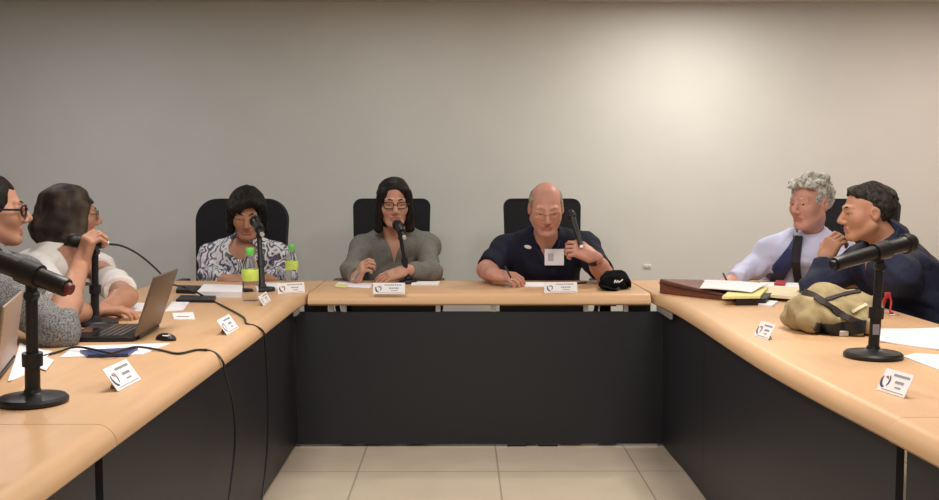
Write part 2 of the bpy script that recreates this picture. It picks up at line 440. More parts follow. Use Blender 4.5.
rin = [(1.0, .985), (1.85, .945), (1.98, .940), (2.20, .927), (2.48, .909), (2.9, .893), (3.2, .895), (3.5, .900), (3.9, .909), (4.25, .908), (4.55, .892), (4.7, .874), (5.4, .874)]
ysm = np.linspace(.9, 5.4, 91); xsm = np.array([lerp_table(rin, y) for y in ysm])
for _ in range(6): xsm[1:-1] = (xsm[:-2]+2*xsm[1:-1]+xsm[2:])/4
RIN = lambda y: float(np.interp(y, ysm, xsm))
LIN = lambda y: float(np.interp(y, [0, 2.1, 3.5, 4.45, 4.66, 6], [-.742, -.735, -.726, -.732, -.713, -.713]))
YJL, YJR, YB = T(60, 424.3).y, T(920, 417.3).y, T(460, 280.5).y
XR_OUT, XL_OUT = 1.73, -1.56
YF = T(480, 293).y-.045
print('joints', YJL, YJR, YB, YF)
side_table('conference_table', 'long beech table on the left side with open laptop and water bottle', YJL+.0015, YB, LIN, XL_OUT, -1, lambda y: -.775 if y < 4.75 else -.775, seams=(), roll_end=YF+.03, feet=())
side_table('conference_table', 'beech table at the bottom left corner, nearest the viewer', .75, YJL-.0015, LIN, XL_OUT, -1, lambda y: -.775, seams=(), feet=())
side_table('conference_table', 'long beech table on the right side with khaki bag on it', YJR+.0015, YB, RIN, XR_OUT, 1, lambda y: RIN(min(y, 4.4))+.035, seams=(3.85,), roll_end=YF+.03, feet=())
side_table('conference_table', 'beech table at the bottom right corner, nearest the viewer', .75, YJR-.0015, lambda y: RIN(y)-.002, XR_OUT, 1, lambda y: RIN(y)+.035, seams=(), feet=())
# far table
fx0, fx1 = -.7095, .8705
ft = empty('conference_table', (.08, YF+.3, 0)); tag(ft, 'short beech table across the far end in front of two seated people', 'table', 'conference tables in a U')
o = ft.location
top_loft([((x-o.x, YF-o.y), (x-o.x, YB-o.y), .05) for x in np.linspace(fx0, fx1, 12)], M['woodx'], 'tabletop', ft)
yp = T(480, 444, .012).y
MB().box((.085-o.x, yp+.009-o.y, .323), (1.708, .018, .622)).build('modesty_panel', M['panel'], ft, smooth=False)
for px in (331, 344, 438, 494, 586, 626):
    MB().box((P(px, 308, yp).x-o.x, yp+.014-o.y, .65), (.022, .02, .035)).build('bracket', M['metal'], ft, smooth=False)
for x in (fx0+.16, fx1-.16):
    MB().box((x-o.x, YF+.36-o.y, .35), (.05, .05, .63)).box((x-o.x, YF+.36-o.y, .017), (.06, .45, .034), bev=.008).box((x-o.x, YF+.36-o.y, .655), (.05, .4, .024)).build('leg', M['black'], ft)
for pa, pb in ((303, 326), (350, 436), (500, 584), (630, 652)):
    xa, xb = P(pa, 308, yp).x, P(pb, 308, yp).x
    MB().box(((xa+xb)/2-o.x, yp+.05-o.y, .643), (xb-xa, .03, .046)).build('gap_dark_strip', M['black'], ft, smooth=False)  # black strips added to darken the lit gap under the tabletop
for px in (517, 548):
    MB().box((P(px, 443, yp).x-o.x, yp+.012-o.y, .007), (.09, .03, .014), bev=.003).build('foot_glide', M['black'], ft)

# ------------------------------------------------------------------ office chairs
def make_chair(top=1.13, wid=.47, rnd=.06, arms=True):
    r = empty('office_chair')
    # local: sitter faces -Y
    s = SDF().rbox((0, 0, .47), (.25, .24, .045), .04, k=.01); soft('seat', s, .012, M['blackfab'], r)
    mb = MB(); hw = wid/2; n = 10
    poly = []
    for (cx, cz, a0) in ((hw-rnd, top-rnd, 0), (-hw+rnd, top-rnd, 90), (-hw*.94+.05, .55+.05, 180), (hw*.94-.05, .55+.05, 270)):
        rr = rnd if cz > .8 else .05
        for k in range(n+1):
            a = math.radians(a0+90*k/n); poly.append((cx+rr*math.cos(a), cz+rr*math.sin(a)))
    bm = bmesh.new()
    def yat(x, z): return .235+.10*max(0, (z-.55)/.6)-.05*(1-(x/hw)**2)*0.6
    fr = [bm.verts.new((x, yat(x, z)-.03, z)) for x, z in poly]; bk = [bm.verts.new((x, yat(x, z)+.035, z)) for x, z in poly]
    N = len(poly)
    for i in range(N): bm.faces.new((fr[i], fr[(i+1) % N], bk[(i+1) % N], bk[i]))
    f1 = bm.faces.new(fr[::-1]); f2 = bm.faces.new(bk)
    for f, dy in ((f1, -.022), (f2, .02)):
        g = bmesh.ops.inset_region(bm, faces=[f], thickness=.022, depth=0)
        for v in f.verts: v.co.y += dy
    mb.bm(bm).build('backrest', M['blackfab'], r)
    MB().tube([(0, .05, .43), (0, .25, .43), (0, .31, .5), (0, .33, .75)], .022, flat=(.5, 1.4)).build('back_support', M['black'], r)
    if arms:
        for sx in (-1, 1):
            MB().tube(catmull([(sx*.22, .05, .44), (sx*.285, .05, .46), (sx*.30, .03, .56), (sx*.29, 0, .655)], 5), .014).build('armrest_support', M['black'], r)
            MB().box((sx*.29, -.02, .665), (.06, .25, .026), bev=.011).build('armrest', M['black'], r)
    MB().lathe([(.03, .12), (.03, .28), (.022, .28), (.022, .43), (.06, .43)], 20).build('gas_column', M['black'], r)
    mb = MB()
    for k in range(5):
        a = 2*PI*k/5+.3; mb.tube([(0, 0, .125), (.16*math.cos(a), .16*math.sin(a), .105), (.29*math.cos(a), .29*math.sin(a), .075)], [.03, .024, .018])
    mb.build('star_base', M['black'], r)
    for k in range(5):
        a = 2*PI*k/5+.3; R = Matrix.Translation((.29*math.cos(a), .29*math.sin(a), .028)) @ Matrix.Rotation(a, 4, 'Z') @ Matrix.Rotation(PI/2, 4, 'X')
        MB().lathe([(.012, -.022), (.027, -.02), (.027, -.004), (.01, -.003), (.01, .003), (.027, .004), (.027, .02), (.012, .022)], 16, R).build('caster', M['black'], r)
    return r
CG = 'black office chairs around the tables'
def put_chair(base, loc, face, label, first=False):
    c = base if first else copy_tree(base)
    c.location = (loc[0], loc[1], 0); f = Vector((face[0], face[1])); c.rotation_euler = (0, 0, math.atan2(f.x, -f.y))
    tag(c, label, 'chair', CG); return c

# ------------------------------------------------------------------ people
def V3(a): return np.array(a, float)
def unit(v): v = V3(v); return v/np.linalg.norm(v)
def frame(fwd, up):
    f = unit(fwd); u = V3(up)-f*(V3(up)@f); u = unit(u); x = np.cross(-f, u)
    return np.stack([x, -f, u], 1)       # columns: x, back, up   (face looks to -y)
def ik(s, w, pole, la, lb):
    s, w = V3(s), V3(w); d = w-s; L = np.linalg.norm(d); n = d/L
    L = min(L, (la+lb)*.999)
    x = (la*la-lb*lb+L*L)/(2*L); h = math.sqrt(max(la*la-x*x, 1e-6))
    p = V3(pole)-n*(V3(pole)@n); return s+n*x+unit(p)*h
def hand_prims(S_, wrist, dr, nrm, side, curl, sc=1.0, spread=.10, thumb=.6):
    """dr: pointing direction of the hand, nrm: back-of-hand normal, side: +1/-1 thumb side, curl: per finger joint angle"""
    x = unit(dr); z = unit(V3(nrm)-x*(V3(nrm)@x)); y = np.cross(z, x)*side
    W = V3(wrist); g = lambda a, b, c: W+sc*(x*a+y*b+z*c)
    R = np.stack([x, y, z], 1)
    S_.rbox(g(.047, 0, -.002), np.array([.05, .04, .0145])*sc, .013*sc, R, k=.012)
    S_.cone(g(-.03, 0, 0), g(.02, 0, 0), .026*sc, .024*sc, k=.02)
    cs = curl if isinstance(curl, (list, tuple)) else [curl]*4
    for i, (b, L) in enumerate(zip((.032, .0108, -.0108, -.0315), (.082, .092, .085, .066))):
        a = (b/.032)*spread; p = np.array([.088-(.006 if i == 3 else 0), b, 0.0]); ang = 0
        r0, r1 = .0092, .0074
        for j, fr in enumerate((.46, .30, .24)):
            ang += cs[i]*(1.0 if j else .75)
            q = p+L*fr*np.array([math.cos(ang)*math.cos(a), math.cos(ang)*math.sin(a), -math.sin(ang)])
            S_.cone(g(*p), g(*q), (r0-(r0-r1)*j/3)*sc, (r0-(r0-r1)*(j+1)/3)*sc, k=.0035 if j or True else .01); p = q
    t0 = np.array([.018, .030, -.006]); t1 = t0+np.array([.030, .026, -.012]); 
    t2 = t1+.032*np.array([math.cos(thumb), math.sin(thumb)*.5, -math.sin(thumb)*.8]); t3 = t2+.025*np.array([math.cos(thumb*1.5), -.1, -math.sin(thumb*1.5)])
    S_.cone(g(*t0), g(*t1), .017*sc, .0125*sc, k=.012); S_.cone(g(*t1), g(*t2), .0115*sc, .010*sc, k=.004); S_.cone(g(*t2), g(*t3), .010*sc, .008*sc, k=.004)

def head_prims(S_, o, R, hs, sex, lid=0.0):
    g = lambda a, b, c: V3(o)+R@(np.array([a, b, c], float)*hs)
    E = lambda c, r, k=.02, op='u': S_.ell(g(*c), np.array(r)*hs, R, k, op)
    K = lambda a, b, ra, rb, k=.012, op='u': S_.cone(g(*a), g(*b), ra*hs, rb*hs, k, op)
    m = 1 if sex == 'm' else .93
    E((0, .018, .030), (.076*m, .097, .086))
    E((0, -.028, -.035), (.063*m, .064, .080), .03)
    for s in (-1, 1):
        K((s*.054*m, .005, -.055), (s*.022, -.062, -.098), .022, .020, .02)
        E((s*.040*m, -.052, -.022), (.028, .028, .030), .025)
        K((s*.014, -.084, .026), (s*.044, -.072, .026), .0105*m, .009, .012)
        E((s*.033, -.096, .004), (.017, .015, .013), .010, 'd')
        K((s*.047, -.072, .0108-lid), (s*.016, -.082, .0098-lid), .0098, .0098, .004)     # upper lid
        K((s*.044, -.070, -.009), (s*.018, -.078, -.009), .0085, .0085, .004)     # lower lid
        E((s*.077*m, .014, -.008), (.009, .020, .030), .010)
        E((s*.083*m, .008, -.004), (.006, .009, .015), .005, 'd')
        E((s*.013, -.099, -.036), (.010, .011, .009), .006)
    E((0, -.074, -.099), (.022, .018, .017), .02)
    K((0, -.084, .020), (0, -.112, -.027), .0085, .0125, .010)
    K((-.017, -.086, -.0615), (.017, -.086, -.0615), .0085, .0085, .006)
    K((-.016, -.085, -.073), (.016, -.085, -.073), .0088, .0088, .006)
    K((-.024, -.092, -.067), (.024, -.092, -.067), .0022, .0022, .003, 'd')
def person(label, neck, pelvis, fwd, head, hfwd, hup=(0, 0, 1), hs=1.06, sex='f', sw=.37, girth=1., belly=0., skin='skin',
           arms=(), shoulders=None, top='white_top', top_name='shirt', sleeve=(1, 1), cut=None, hair=None, fold=.003, vox=.004, lid=0.0025, drop=.065, feet_fwd=.04, knee_out=.0):
    neck, pelvis = V3(neck), V3(pelvis)
    root = empty('person', (pelvis[0], pelvis[1], 0)); tag(root, label, 'person'); org = root.location
    up = unit(neck-pelvis); F = unit(V3([*fwd, 0])-up*(V3([*fwd, 0])@up)); Rt = np.cross(F, up)   # right-hand side of the person
    TR = np.stack([Rt, F, up], 1); L = np.linalg.norm(neck-pelvis)
    at = lambda r, f, u: neck+Rt*r+F*f+up*u
    if shoulders is None: shoulders = (at(-sw/2, 0, -drop), at(sw/2, 0, -drop))
    shoulders = [V3(s) for s in shoulders]
    HR = frame(hfwd, hup)
    def torso(S_, inf=0, low=0):
        S_.ell(pelvis+up*.0, (.165*girth+inf, .125*girth+inf, .12+inf), TR, .06)
        S_.ell(pelvis+up*(.36*L)+F*(.01+belly*.6), (.150*girth+inf, .105*girth+belly*.7+inf, .17+inf), TR, .07)
        S_.ell(pelvis+up*(.70*L)+F*.005, (.158*girth+inf, .108*girth+inf, .16+inf), TR, .07)
        S_.cone(shoulders[0], shoulders[1], .058*girth+inf, .058*girth+inf, .05)
        for s in shoulders: S_.cone(neck+up*.005-F*.012, s-up*.0, .040*girth+inf, .052*girth+inf, .04)
        if sex == 'f':
            for s in (-1, 1): S_.ell(at(s*.072, .085*girth, -.215), np.array([.068, .055, .068])*girth+inf, TR, .05)
    B = SDF(); torso(B)
    nb = neck-up*.03-F*.01; nt = V3(head)+HR@(np.array([0, .022, -.07])*hs)
    B.cone(nb, nt, .062*(1 if sex == 'm' else .86), .056*(1 if sex == 'm' else .88), .03)
    head_prims(B, head, HR, hs, sex, lid)
    elb = []; wr = []
    for i, a in enumerate(arms):
        e = V3(a['elbow']) if 'elbow' in a else ik(shoulders[i], a['wrist'], a['pole'], a.get('la', .285), a.get('lb', .245))
        wv = V3(a['wrist']); elb.append(e); wr.append(wv)
        ag = a.get('g', girth)
        B.cone(shoulders[i], e, .050*ag, .039*ag, .03); B.cone(e, e+(wv-e)*.4, .039*ag, .040*ag, .02); B.cone(e+(wv-e)*.35, wv, .039*ag, .0265*ag, .02)
        hand_prims(B, wv, a['dir'], a['back'], 1 if i == 1 else -1, a.get('curl', .5), a.get('hs', 1.05 if sex == 'm' else .96), a.get('spread', .1), a.get('thumb', .6))
    fh = unit([fwd[0], fwd[1], 0]); rh = np.cross(fh, [0, 0, 1.]); legs = []
    for s in (-1, 1):
        hip = pelvis+rh*(s*.09)+np.array([0, 0, .0]); kn = hip+fh*.43+rh*(s*(.03+knee_out)); kn[2] = .575
        an = kn+fh*feet_fwd; an[2] = .085; legs.append((hip, kn, an))
        B.cone(hip, kn, .078*girth, .052, .04); B.cone(kn, an, .052, .036, .02); B.cone(an, an+fh*.12-np.array([0, 0, .045]), .036, .026, .02)
    lipc = V3(head)+HR@(np.array([0, -.088, -.067])*hs)
    def paint(V, Fc):
        c = V[Fc].mean(1); q = (c-lipc)@HR/hs
        return ((np.abs(q[:, 0])/.026)**2+(q[:, 2]/(.0125))**2+(q[:, 1]/.02)**2 < 1).astype(np.int32)
    body = soft('body', B, vox, [M[skin], M['lip']], root, loc=org, it=1, paint=paint)
    hl = lambda a, b, c: Vector(V3(head)+HR@(np.array([a, b, c], float)*hs))
    H3 = Matrix(HR.tolist())
    for s in (-1, 1):     # eyes
        mb = MB(); bm = bmesh.new(); bmesh.ops.create_uvsphere(bm, u_segments=16, v_segments=12, radius=.0122*hs)
        mx = Matrix.Translation(hl(s*.031, -.0735, .0025)) @ H3.to_4x4() @ Matrix.Rotation(PI/2, 4, 'X'); mb.bm(bm, mx, 0)
        c = hl(s*.031, -.0735, .0025); fdir = -(H3.col[1])
        mb.m = [1 if ((Vector(np.mean([mb.v[i] for i in f], 0))-c).normalized().dot(fdir) > .80) else 0 for f in mb.f]
        mb.build('eye', [M['eyewhite'], M['iris']], root, loc=org)
        if hair and hair.get('brow'):
            MB().tube([hl(s*.013, -.0925, .026), hl(s*.03, -.0865, .030), hl(s*.047, -.074, .027)], [.0024*hs, .003*hs, .0016*hs], flat=(1.2, 1)).build('eyebrow', hair['brow'], root, loc=org)
    # garments
    G = SDF(); torso(G, .013)
    for i, a in enumerate(arms):
        sl = sleeve[i]; e, wv = elb[i], wr[i]; ag = a.get('g', girth); fl = a.get('flare', .014)
        if sl <= 1: G.cone(shoulders[i], shoulders[i]+(e-shoulders[i])*sl, .054*ag+.010, .043*ag+fl, .03, cap=0.0 if sl < 1 else None)
        else:
            pd = a.get('pad', 0); G.cone(shoulders[i], e, .053*ag+.011+pd, .043*ag+.012+pd, .03); G.cone(e, e+(wv-e)*(sl-1), .043*ag+.013+pd, .032*ag+.011+pd*.6, .02, cap=0.0); G.ell(e, [.044*ag+.016+pd]*3, None, .02)
    G.cone(nb, nb+(nt-nb)*.5, (.062*(1 if sex == 'm' else .86))+.012, .070 if sex == 'm' else .062, .03)
    G.cone(nb-up*.06, nt+up*.04, .066 if sex == 'm' else .058, .066 if sex == 'm' else .058, .008, 'd')
    if cut:
        kind, w_, dep = cut
        def vfn(p):
            q = (p-neck)@TR; r, f, u = q[..., 0], q[..., 1], q[..., 2]
            if kind == 'v': d = np.abs(r)-w_*np.clip((u+dep)/dep, -1, 1.3)
            else: d = np.sqrt((r/w_)**2+((u)/dep)**2)*min(w_, dep)-min(w_, dep)
            return np.maximum(d*.85, -(f-.0))
        G.add(neck-.35, neck+.35, vfn, .006, 'd')
    # hem: stop the top at the hips
    hemc = pelvis-up*.06
    G.add(hemc-.6, hemc+.6, lambda p: (p-hemc)@up, .004, 'd')
    shirt = soft(top_name, G, .005, M[top], root, disp=(lambda p, f=folds(fold, 38, int(abs(pelvis[0]*100))+3): np.minimum(f(p), .0012)), loc=org, it=1)
    Tr = SDF(); Tr.ell(pelvis-up*.02, (.17*girth+.008, .13*girth+.008, .115), TR, .05)
    for (hip, kn, an) in legs:
        Tr.cone(hip, kn, .088*girth, .066, .05); Tr.cone(kn, an+np.array([0, 0, .02]), .066, .055, .03, cap=0.0)
    soft('trousers', Tr, .010, M['trouser'], root, loc=org, it=1)
    for (hip, kn, an) in legs:
        sh = SDF(); a2 = an+fh*.15; sh.cone([an[0]-fh[0]*.02, an[1]-fh[1]*.02, .045], [a2[0], a2[1], .032], .042, .030, .02); sh.cone(an, [an[0], an[1], .05], .046, .044, .02)
        cz = V3([an[0], an[1], 0]); sh.add(cz-.3, cz+.3, lambda p: p[..., 2]-.002, .004, 'd')
        soft('shoe', sh, .008, M['black'], root, loc=org)
    info = dict(root=root, org=org, hl=hl, HR=HR, head=V3(head), hs=hs, at=at, TR=TR, neck=neck, up=up, F=F, Rt=Rt, wr=wr, elb=elb, sh=shoulders, nb=nb, nt=nt, shirt=shirt, body=body)
    return info
def hair_obj(pi, build, m, disp=None, vox=.0045, name='hair'):
    S_ = SDF(); hs = pi['hs']; HR = pi['HR']; o = pi['head']
    g = lambda a, b, c: o+HR@(np.array([a, b, c], float)*hs)
    E = lambda c, r, k=.02, op='u': S_.ell(g(*c), np.array(r)*hs, HR, k, op)
    K = lambda a, b, ra, rb, k=.02, op='u': S_.cone(g(*a), g(*b), ra*hs, rb*hs, k, op)
    def cutbox(lo, hi, k=.008):      # remove a box given in head coordinates
        lo, hi = np.array(lo), np.array(hi); c = (lo+hi)/2; S_.rbox(g(*c), (hi-lo)/2*hs, .012*hs, HR, k, 'd')
    build(E, K, cutbox); return soft(name, S_, vox, m, pi['root'], disp=disp, loc=pi['org'], it=1)
def glasses(pi, m, r=.0016, w=.024, h=.018, square=True, low=0):
    mb = MB(); hl = pi['hl']; hs = pi['hs']
    for s in (-1, 1):
        pts = []
        for k in range(25):
            a = 2*PI*k/24; ca, sa = math.cos(a), math.sin(a)
            if square: ca = math.copysign(abs(ca)**.6, ca); sa = math.copysign(abs(sa)**.6, sa)
            x = s*.033+w*ca; pts.append(hl(x, -.103+.9*max(0, abs(x)-.02)**1.25, .001-low+h*sa))
        mb.tube(pts, r*hs, 6)
        mb.tube([hl(s*(.033+w), -.085, .004-low), hl(s*.078, -.06, .005-low), hl(s*.083, .0, .004), hl(s*.083, .02, -.006)], r*hs, 6)
    mb.tube([hl(-.010, -.104, .003-low), hl(0, -.107, .006-low), hl(.010, -.104, .003-low)], r*hs, 6)
    return mb.build('glasses', m, pi['root'], loc=pi['org'])
def dd(a, b): return unit(V3(b)-V3(a))
def pv(px, py, Y): return V3(P(px, py, Y))
def tv(px, py, z=.72): return V3(T(px, py, z))
# --- woman at far left, profile, holding the microphone
A = person('person at the far left in speckled grey knit and dark glasses, gripping a microphone',
    neck=pv(-9, 263, 3.45), pelvis=(-1.98, 3.36, .53), fwd=(1, .1), head=pv(-8, 210, 3.5), hfwd=(.9, .42, -.02), hs=1.05, sex='f', girth=1.08, skin='skintan',
    shoulders=(pv(22, 277, 3.66), pv(-14, 284, 3.29)),
    arms=(dict(wrist=tv(45, 322, .755), pole=(-.3, .5, -.6), dir=(1, -.2, -.1), back=(0, 0, 1), curl=.5),
          dict(elbow=tv(58, 330, .768), wrist=pv(80, 265, 3.55), dir=(.32, .05, 1), back=(-.75, -.75, .25), curl=[1.05, 1.1, 1.1, 1.1], g=1.15, thumb=.5, hs=1.08)),
    top='speckle', top_name='knit_top', sleeve=(1.15, 1.04), hair=dict(brow=M['hairdark']), fold=.004)
def hb(E, K, cut):
    E((0, .028, .032), (.083, .106, .095)); E((0, .10, -.035), (.06, .05, .06), .03)
    cut((-.2, -.3, -.3), (.2, -.047, .066)); cut((-.2, -.3, -.4), (.2, .055, -.022), .02)
hair_obj(A, hb, M['hairdark'], folds(.0012, 160, 2))
glasses(A, M['black'], r=.0036, w=.025, h=.017, low=.002)
# --- woman in white
B = person('person in a white short sleeved top with brown bob hair at left table',
    neck=pv(60, 251, 4.45), pelvis=(-2.16, 4.32, .53), fwd=(1, .25), head=pv(72, 214, 4.48), hfwd=(.86, .50, -.06), hs=1.06, sex='f', girth=1.0, skin='skintan', sw=.40,
    shoulders=(pv(97, 269, 4.72), pv(40, 270, 4.28)),
    arms=(dict(elbow=tv(126, 297, .775), wrist=tv(108, 307, .755), dir=(-.5, -1, -.05), back=(.2, 0, 1), curl=.5, g=1.1, la=.3, flare=.018),
          dict(elbow=tv(66, 315, .77), wrist=tv(98, 310, .76), dir=(1, .25, 0), back=(0, 0, 1), curl=.5)),
    top='white_top', top_name='blouse', sleeve=(.82, .82), cut=('v', .10, .16), hair=dict(brow=M['hairdark']), fold=.004)
def hb(E, K, cut):
    E((0, .028, .030), (.094, .112, .098)); E((0, .045, -.045), (.096, .098, .105), .03)
    for s in (-1, 1): K((s*.078, -.03, .03), (s*.079, -.022, -.105), .026, .024, .03)
    K((-.05, .09, -.06), (.05, .09, -.06), .05, .05, .03)
    E((0, .115, -.06), (.07, .05, .07), .03)
    cut((-.056, -.3, -.3), (.056, -.058, .052)); cut((-.045, -.3, -.5), (.045, .0, -.085))
hair_obj(B, hb, M['hairbrown'], folds(.0022, 60, 4))
glasses(B, M['black'], r=.0015)
# --- woman with patterned blouse
Cw = person('person in a swirl-print grey blouse looking down behind a microphone and water bottles',
    neck=pv(245, 243, 5.46), pelvis=(-1.19, 5.60, .50), fwd=(0, -1), head=pv(247, 213, 5.40), hfwd=(.16, -1, -.38), hs=1.08, sex='f', girth=1.02, sw=.37, drop=.09, lid=.003, skin='skintan',
    arms=(dict(elbow=pv(281, 275, 5.42), wrist=pv(266, 280, 5.20), dir=(-.9, -.3, -.05), back=(0, 0, 1), curl=.6, g=.98),
          dict(elbow=pv(209, 275, 5.42), wrist=pv(227, 280, 5.18), dir=(.9, -.25, .1), back=(-.1, -.5, 1), curl=.7, g=.98)),
    top='blouse', top_name='blouse', sleeve=(1.95, 1.92), cut=('o', .075, .055), hair=dict(brow=M['hairblack']), fold=.004)
def hb(E, K, cut):
    E((0, .024, .034), (.092, .108, .098)); E((0, .04, -.03), (.094, .085, .095), .03)
    for s in (-1, 1): K((s*.072, -.045, .06), (s*.079, -.024, -.085), .028, .020, .03)
    K((.03, -.075, .085), (-.055, -.082, .052), .03, .024, .03)
    cut((-.052, -.3, -.3), (.056, -.066, .038)); cut((-.015, -.3, -.3), (.056, -.06, .060), .015); cut((-.05, -.3, -.5), (.05, .0, -.075))
hair_obj(Cw, hb, M['hairblack'], folds(.0025, 90, 5))
# --- woman in grey
D = person('person with glasses in a grey v-neck cardigan speaking at a microphone and holding a pen',
    neck=pv(394, 232, 5.42), pelvis=(-.36, 5.62, .50), fwd=(.02, -1), head=pv(394, 203, 5.33), hfwd=(.14, -1, -.12), hs=1.04, sex='f', girth=.95, sw=.345, drop=.10,
    arms=(dict(elbow=pv(430, 272, 5.22), wrist=pv(404, 271, 5.06), dir=(-1, -.25, -.28), back=(-.1, -.6, 1), curl=.35, la=.27),
          dict(elbow=pv(352, 270, 5.24), wrist=pv(357, 278, 5.06), dir=(.25, -.35, .45), back=(-.6, -.5, .5), curl=.95, la=.27)),
    top='grey_cardigan', top_name='cardigan', sleeve=(1.8, 1.8), cut=('v', .055, .13), hair=dict(brow=M['hairdark']), fold=.005)
def hb(E, K, cut):
    E((0, .026, .036), (.088, .106, .096)); E((0, .05, -.05), (.085, .075, .10), .03)
    for s in (-1, 1): K((s*.066, -.05, .06), (s*.079, -.02, -.125), .022, .026, .03)
    cut((-.058, -.3, -.3), (.058, -.06, .074), .02); cut((-.056, -.3, -.5), (.056, .0, -.06))
hair_obj(D, hb, M['hairdark'], folds(.0013, 80, 6))
glasses(D, M['strap'], r=.0026, w=.025, h=.016)
lw = D['wr'][0]; dr = dd(D['elb'][0], lw)
MB().tube([lw-dr*.022, lw-dr*.008], .031, 20).build('wristwatch', M['metal'], D['root'], loc=D['org'])
# --- bald man in navy polo
Em = person('bald person in a navy polo shirt with identity badge, writing at the far table',
    neck=pv(546, 237, 5.24), pelvis=(.45, 5.60, .49), fwd=(0, -1), head=pv(546, 208, 5.10), hfwd=(0, -1, -.34), hs=1.08, lid=.003, sex='m', girth=1.16, belly=.05, sw=.42, drop=.09, skin='skinred',
    arms=(dict(elbow=pv(604, 274, 5.03), wrist=pv(592, 256, 4.90), dir=(-.9, -.2, .40), back=(.2, -.75, .5), curl=[.9, 1.0, 1.0, 1.0], la=.29),
          dict(elbow=pv(486, 270, 5.15), wrist=pv(496, 275, 4.93), dir=(.75, -.45, -.05), back=(-.2, -.3, 1), curl=.75, la=.29)),
    top='navy_polo', top_name='polo_shirt', sleeve=(.86, .86), cut=('v', .045, .085), hair=dict(brow=M['hairthin']), fold=.005)
def hb(E, K, cut):
    E((0, .022, .026), (.0805, .102, .088))
    cut((-.2, -.3, -.3), (.2, -.035, .2)); cut((-.046, -.3, .06), (.046, .075, .3), .02); cut((-.2, -.3, .09), (.2, .05, .3), .02); cut((-.2, -.3, -.4), (.2, .04, -.04), .02)
hair_obj(Em, hb, M['hairthin'], folds(.001, 160, 7))
glasses(Em, M['gold'], r=.0013, w=.025, h=.017, square=False, low=.001)
lw = Em['wr'][0]; dr = dd(Em['elb'][0], lw)
MB().tube([lw-dr*.035, lw-dr*.004], .039, 20).build('wristwatch', M['black'], Em['root'], loc=Em['org'])
def on_shirt(pi, px, py, Y0=4.0):      # first hit on a person's garment along a camera ray
    from mathutils.bvhtree import BVHTree
    if 'bvh' not in pi:
        me = pi['shirt'].data; o_ = pi['org']
        pi['bvh'] = BVHTree.FromPolygons([v.co+o_ for v in me.vertices], [tuple(p.vertices) for p in me.polygons])
    d = ray(px, py).normalized(); h = pi['bvh'].ray_cast(CO, d)
    return h[0] if h[0] else P(px, py, Y0)
def badge(pi, c, w_, h_, t, m, name='badge', lean=.12, parent=None):
    R = Matrix.Rotation(-lean, 3, 'X'); mb = MB().box(c, (w_, t, h_), R, bev=.0012)
    return mb.build(name, m, parent or pi['root'], loc=pi['org'])
c = on_shirt(Em, 554, 257)+Vector((0, -.012, 0)); bd = badge(Em, c, .10, .085, .004, M['paper'], 'identity_badge')
MB().box(c+Vector((-.018, -.004, 0)), (.03, .002, .04)).build('photo', M['inkpale'], bd, loc=Em['org'])
c1 = on_shirt(Em, 534, 236)+Vector((0, -.004, 0)); c2 = on_shirt(Em, 558, 236)+Vector((0, -.004, 0))
MB().tube([on_shirt(Em, 538, 241)+Vector((0, -.004, 0)), on_shirt(Em, 546, 249)+Vector((0, -.006, 0)), c+Vector((0, .004, .042)), on_shirt(Em, 558, 247)+Vector((0, -.006, 0)), on_shirt(Em, 560, 240)+Vector((0, -.004, 0))], .0035, flat=(1, .5)).build('lanyard', M['blue'], Em['root'], loc=Em['org'])
c = on_shirt(Em, 528, 247)+Vector((0, -.001, 0)); mb = MB(); bm = bmesh.new(); bmesh.ops.create_uvsphere(bm, u_segments=16, v_segments=8, radius=1)
mb.bm(bm, Matrix.Translation(c) @ Matrix.Rotation(.25, 4, 'Y') @ Matrix.Diagonal((.020, .006, .010, 1))); mb.build('chest_emblem', M['card'], Em['root'], loc=Em['org'])
def collar(pi, m, r0=.066, th=.010, h=.045, gap=.035, tilt=0, droop=.03):
    S_ = SDF(); a = pi['nb']+pi['up']*.005; ax_ = unit(pi['nt']-pi['nb']); b = a+ax_*h
    S_.cone(a, b, r0+th+.008, r0+th, .004, cap=0, capa=.0)
    S_.cone(a-ax_*.03, b+ax_*.03, r0, r0-.002, .004, 'd')
    F_, Rt_, nk = pi['F'], pi['Rt'], a
    S_.add(nk-.2, nk+.2, lambda p: np.maximum(np.abs((p-nk)@Rt_)-gap*np.clip(((p-nk)@ax_+.02)/.05, .1, 2), -((p-nk)@F_)), .004, 'd')
    return soft('collar', S_, .004, m, pi['root'], loc=pi['org'])
collar(Em, M['navy_polo'], gap=.04)
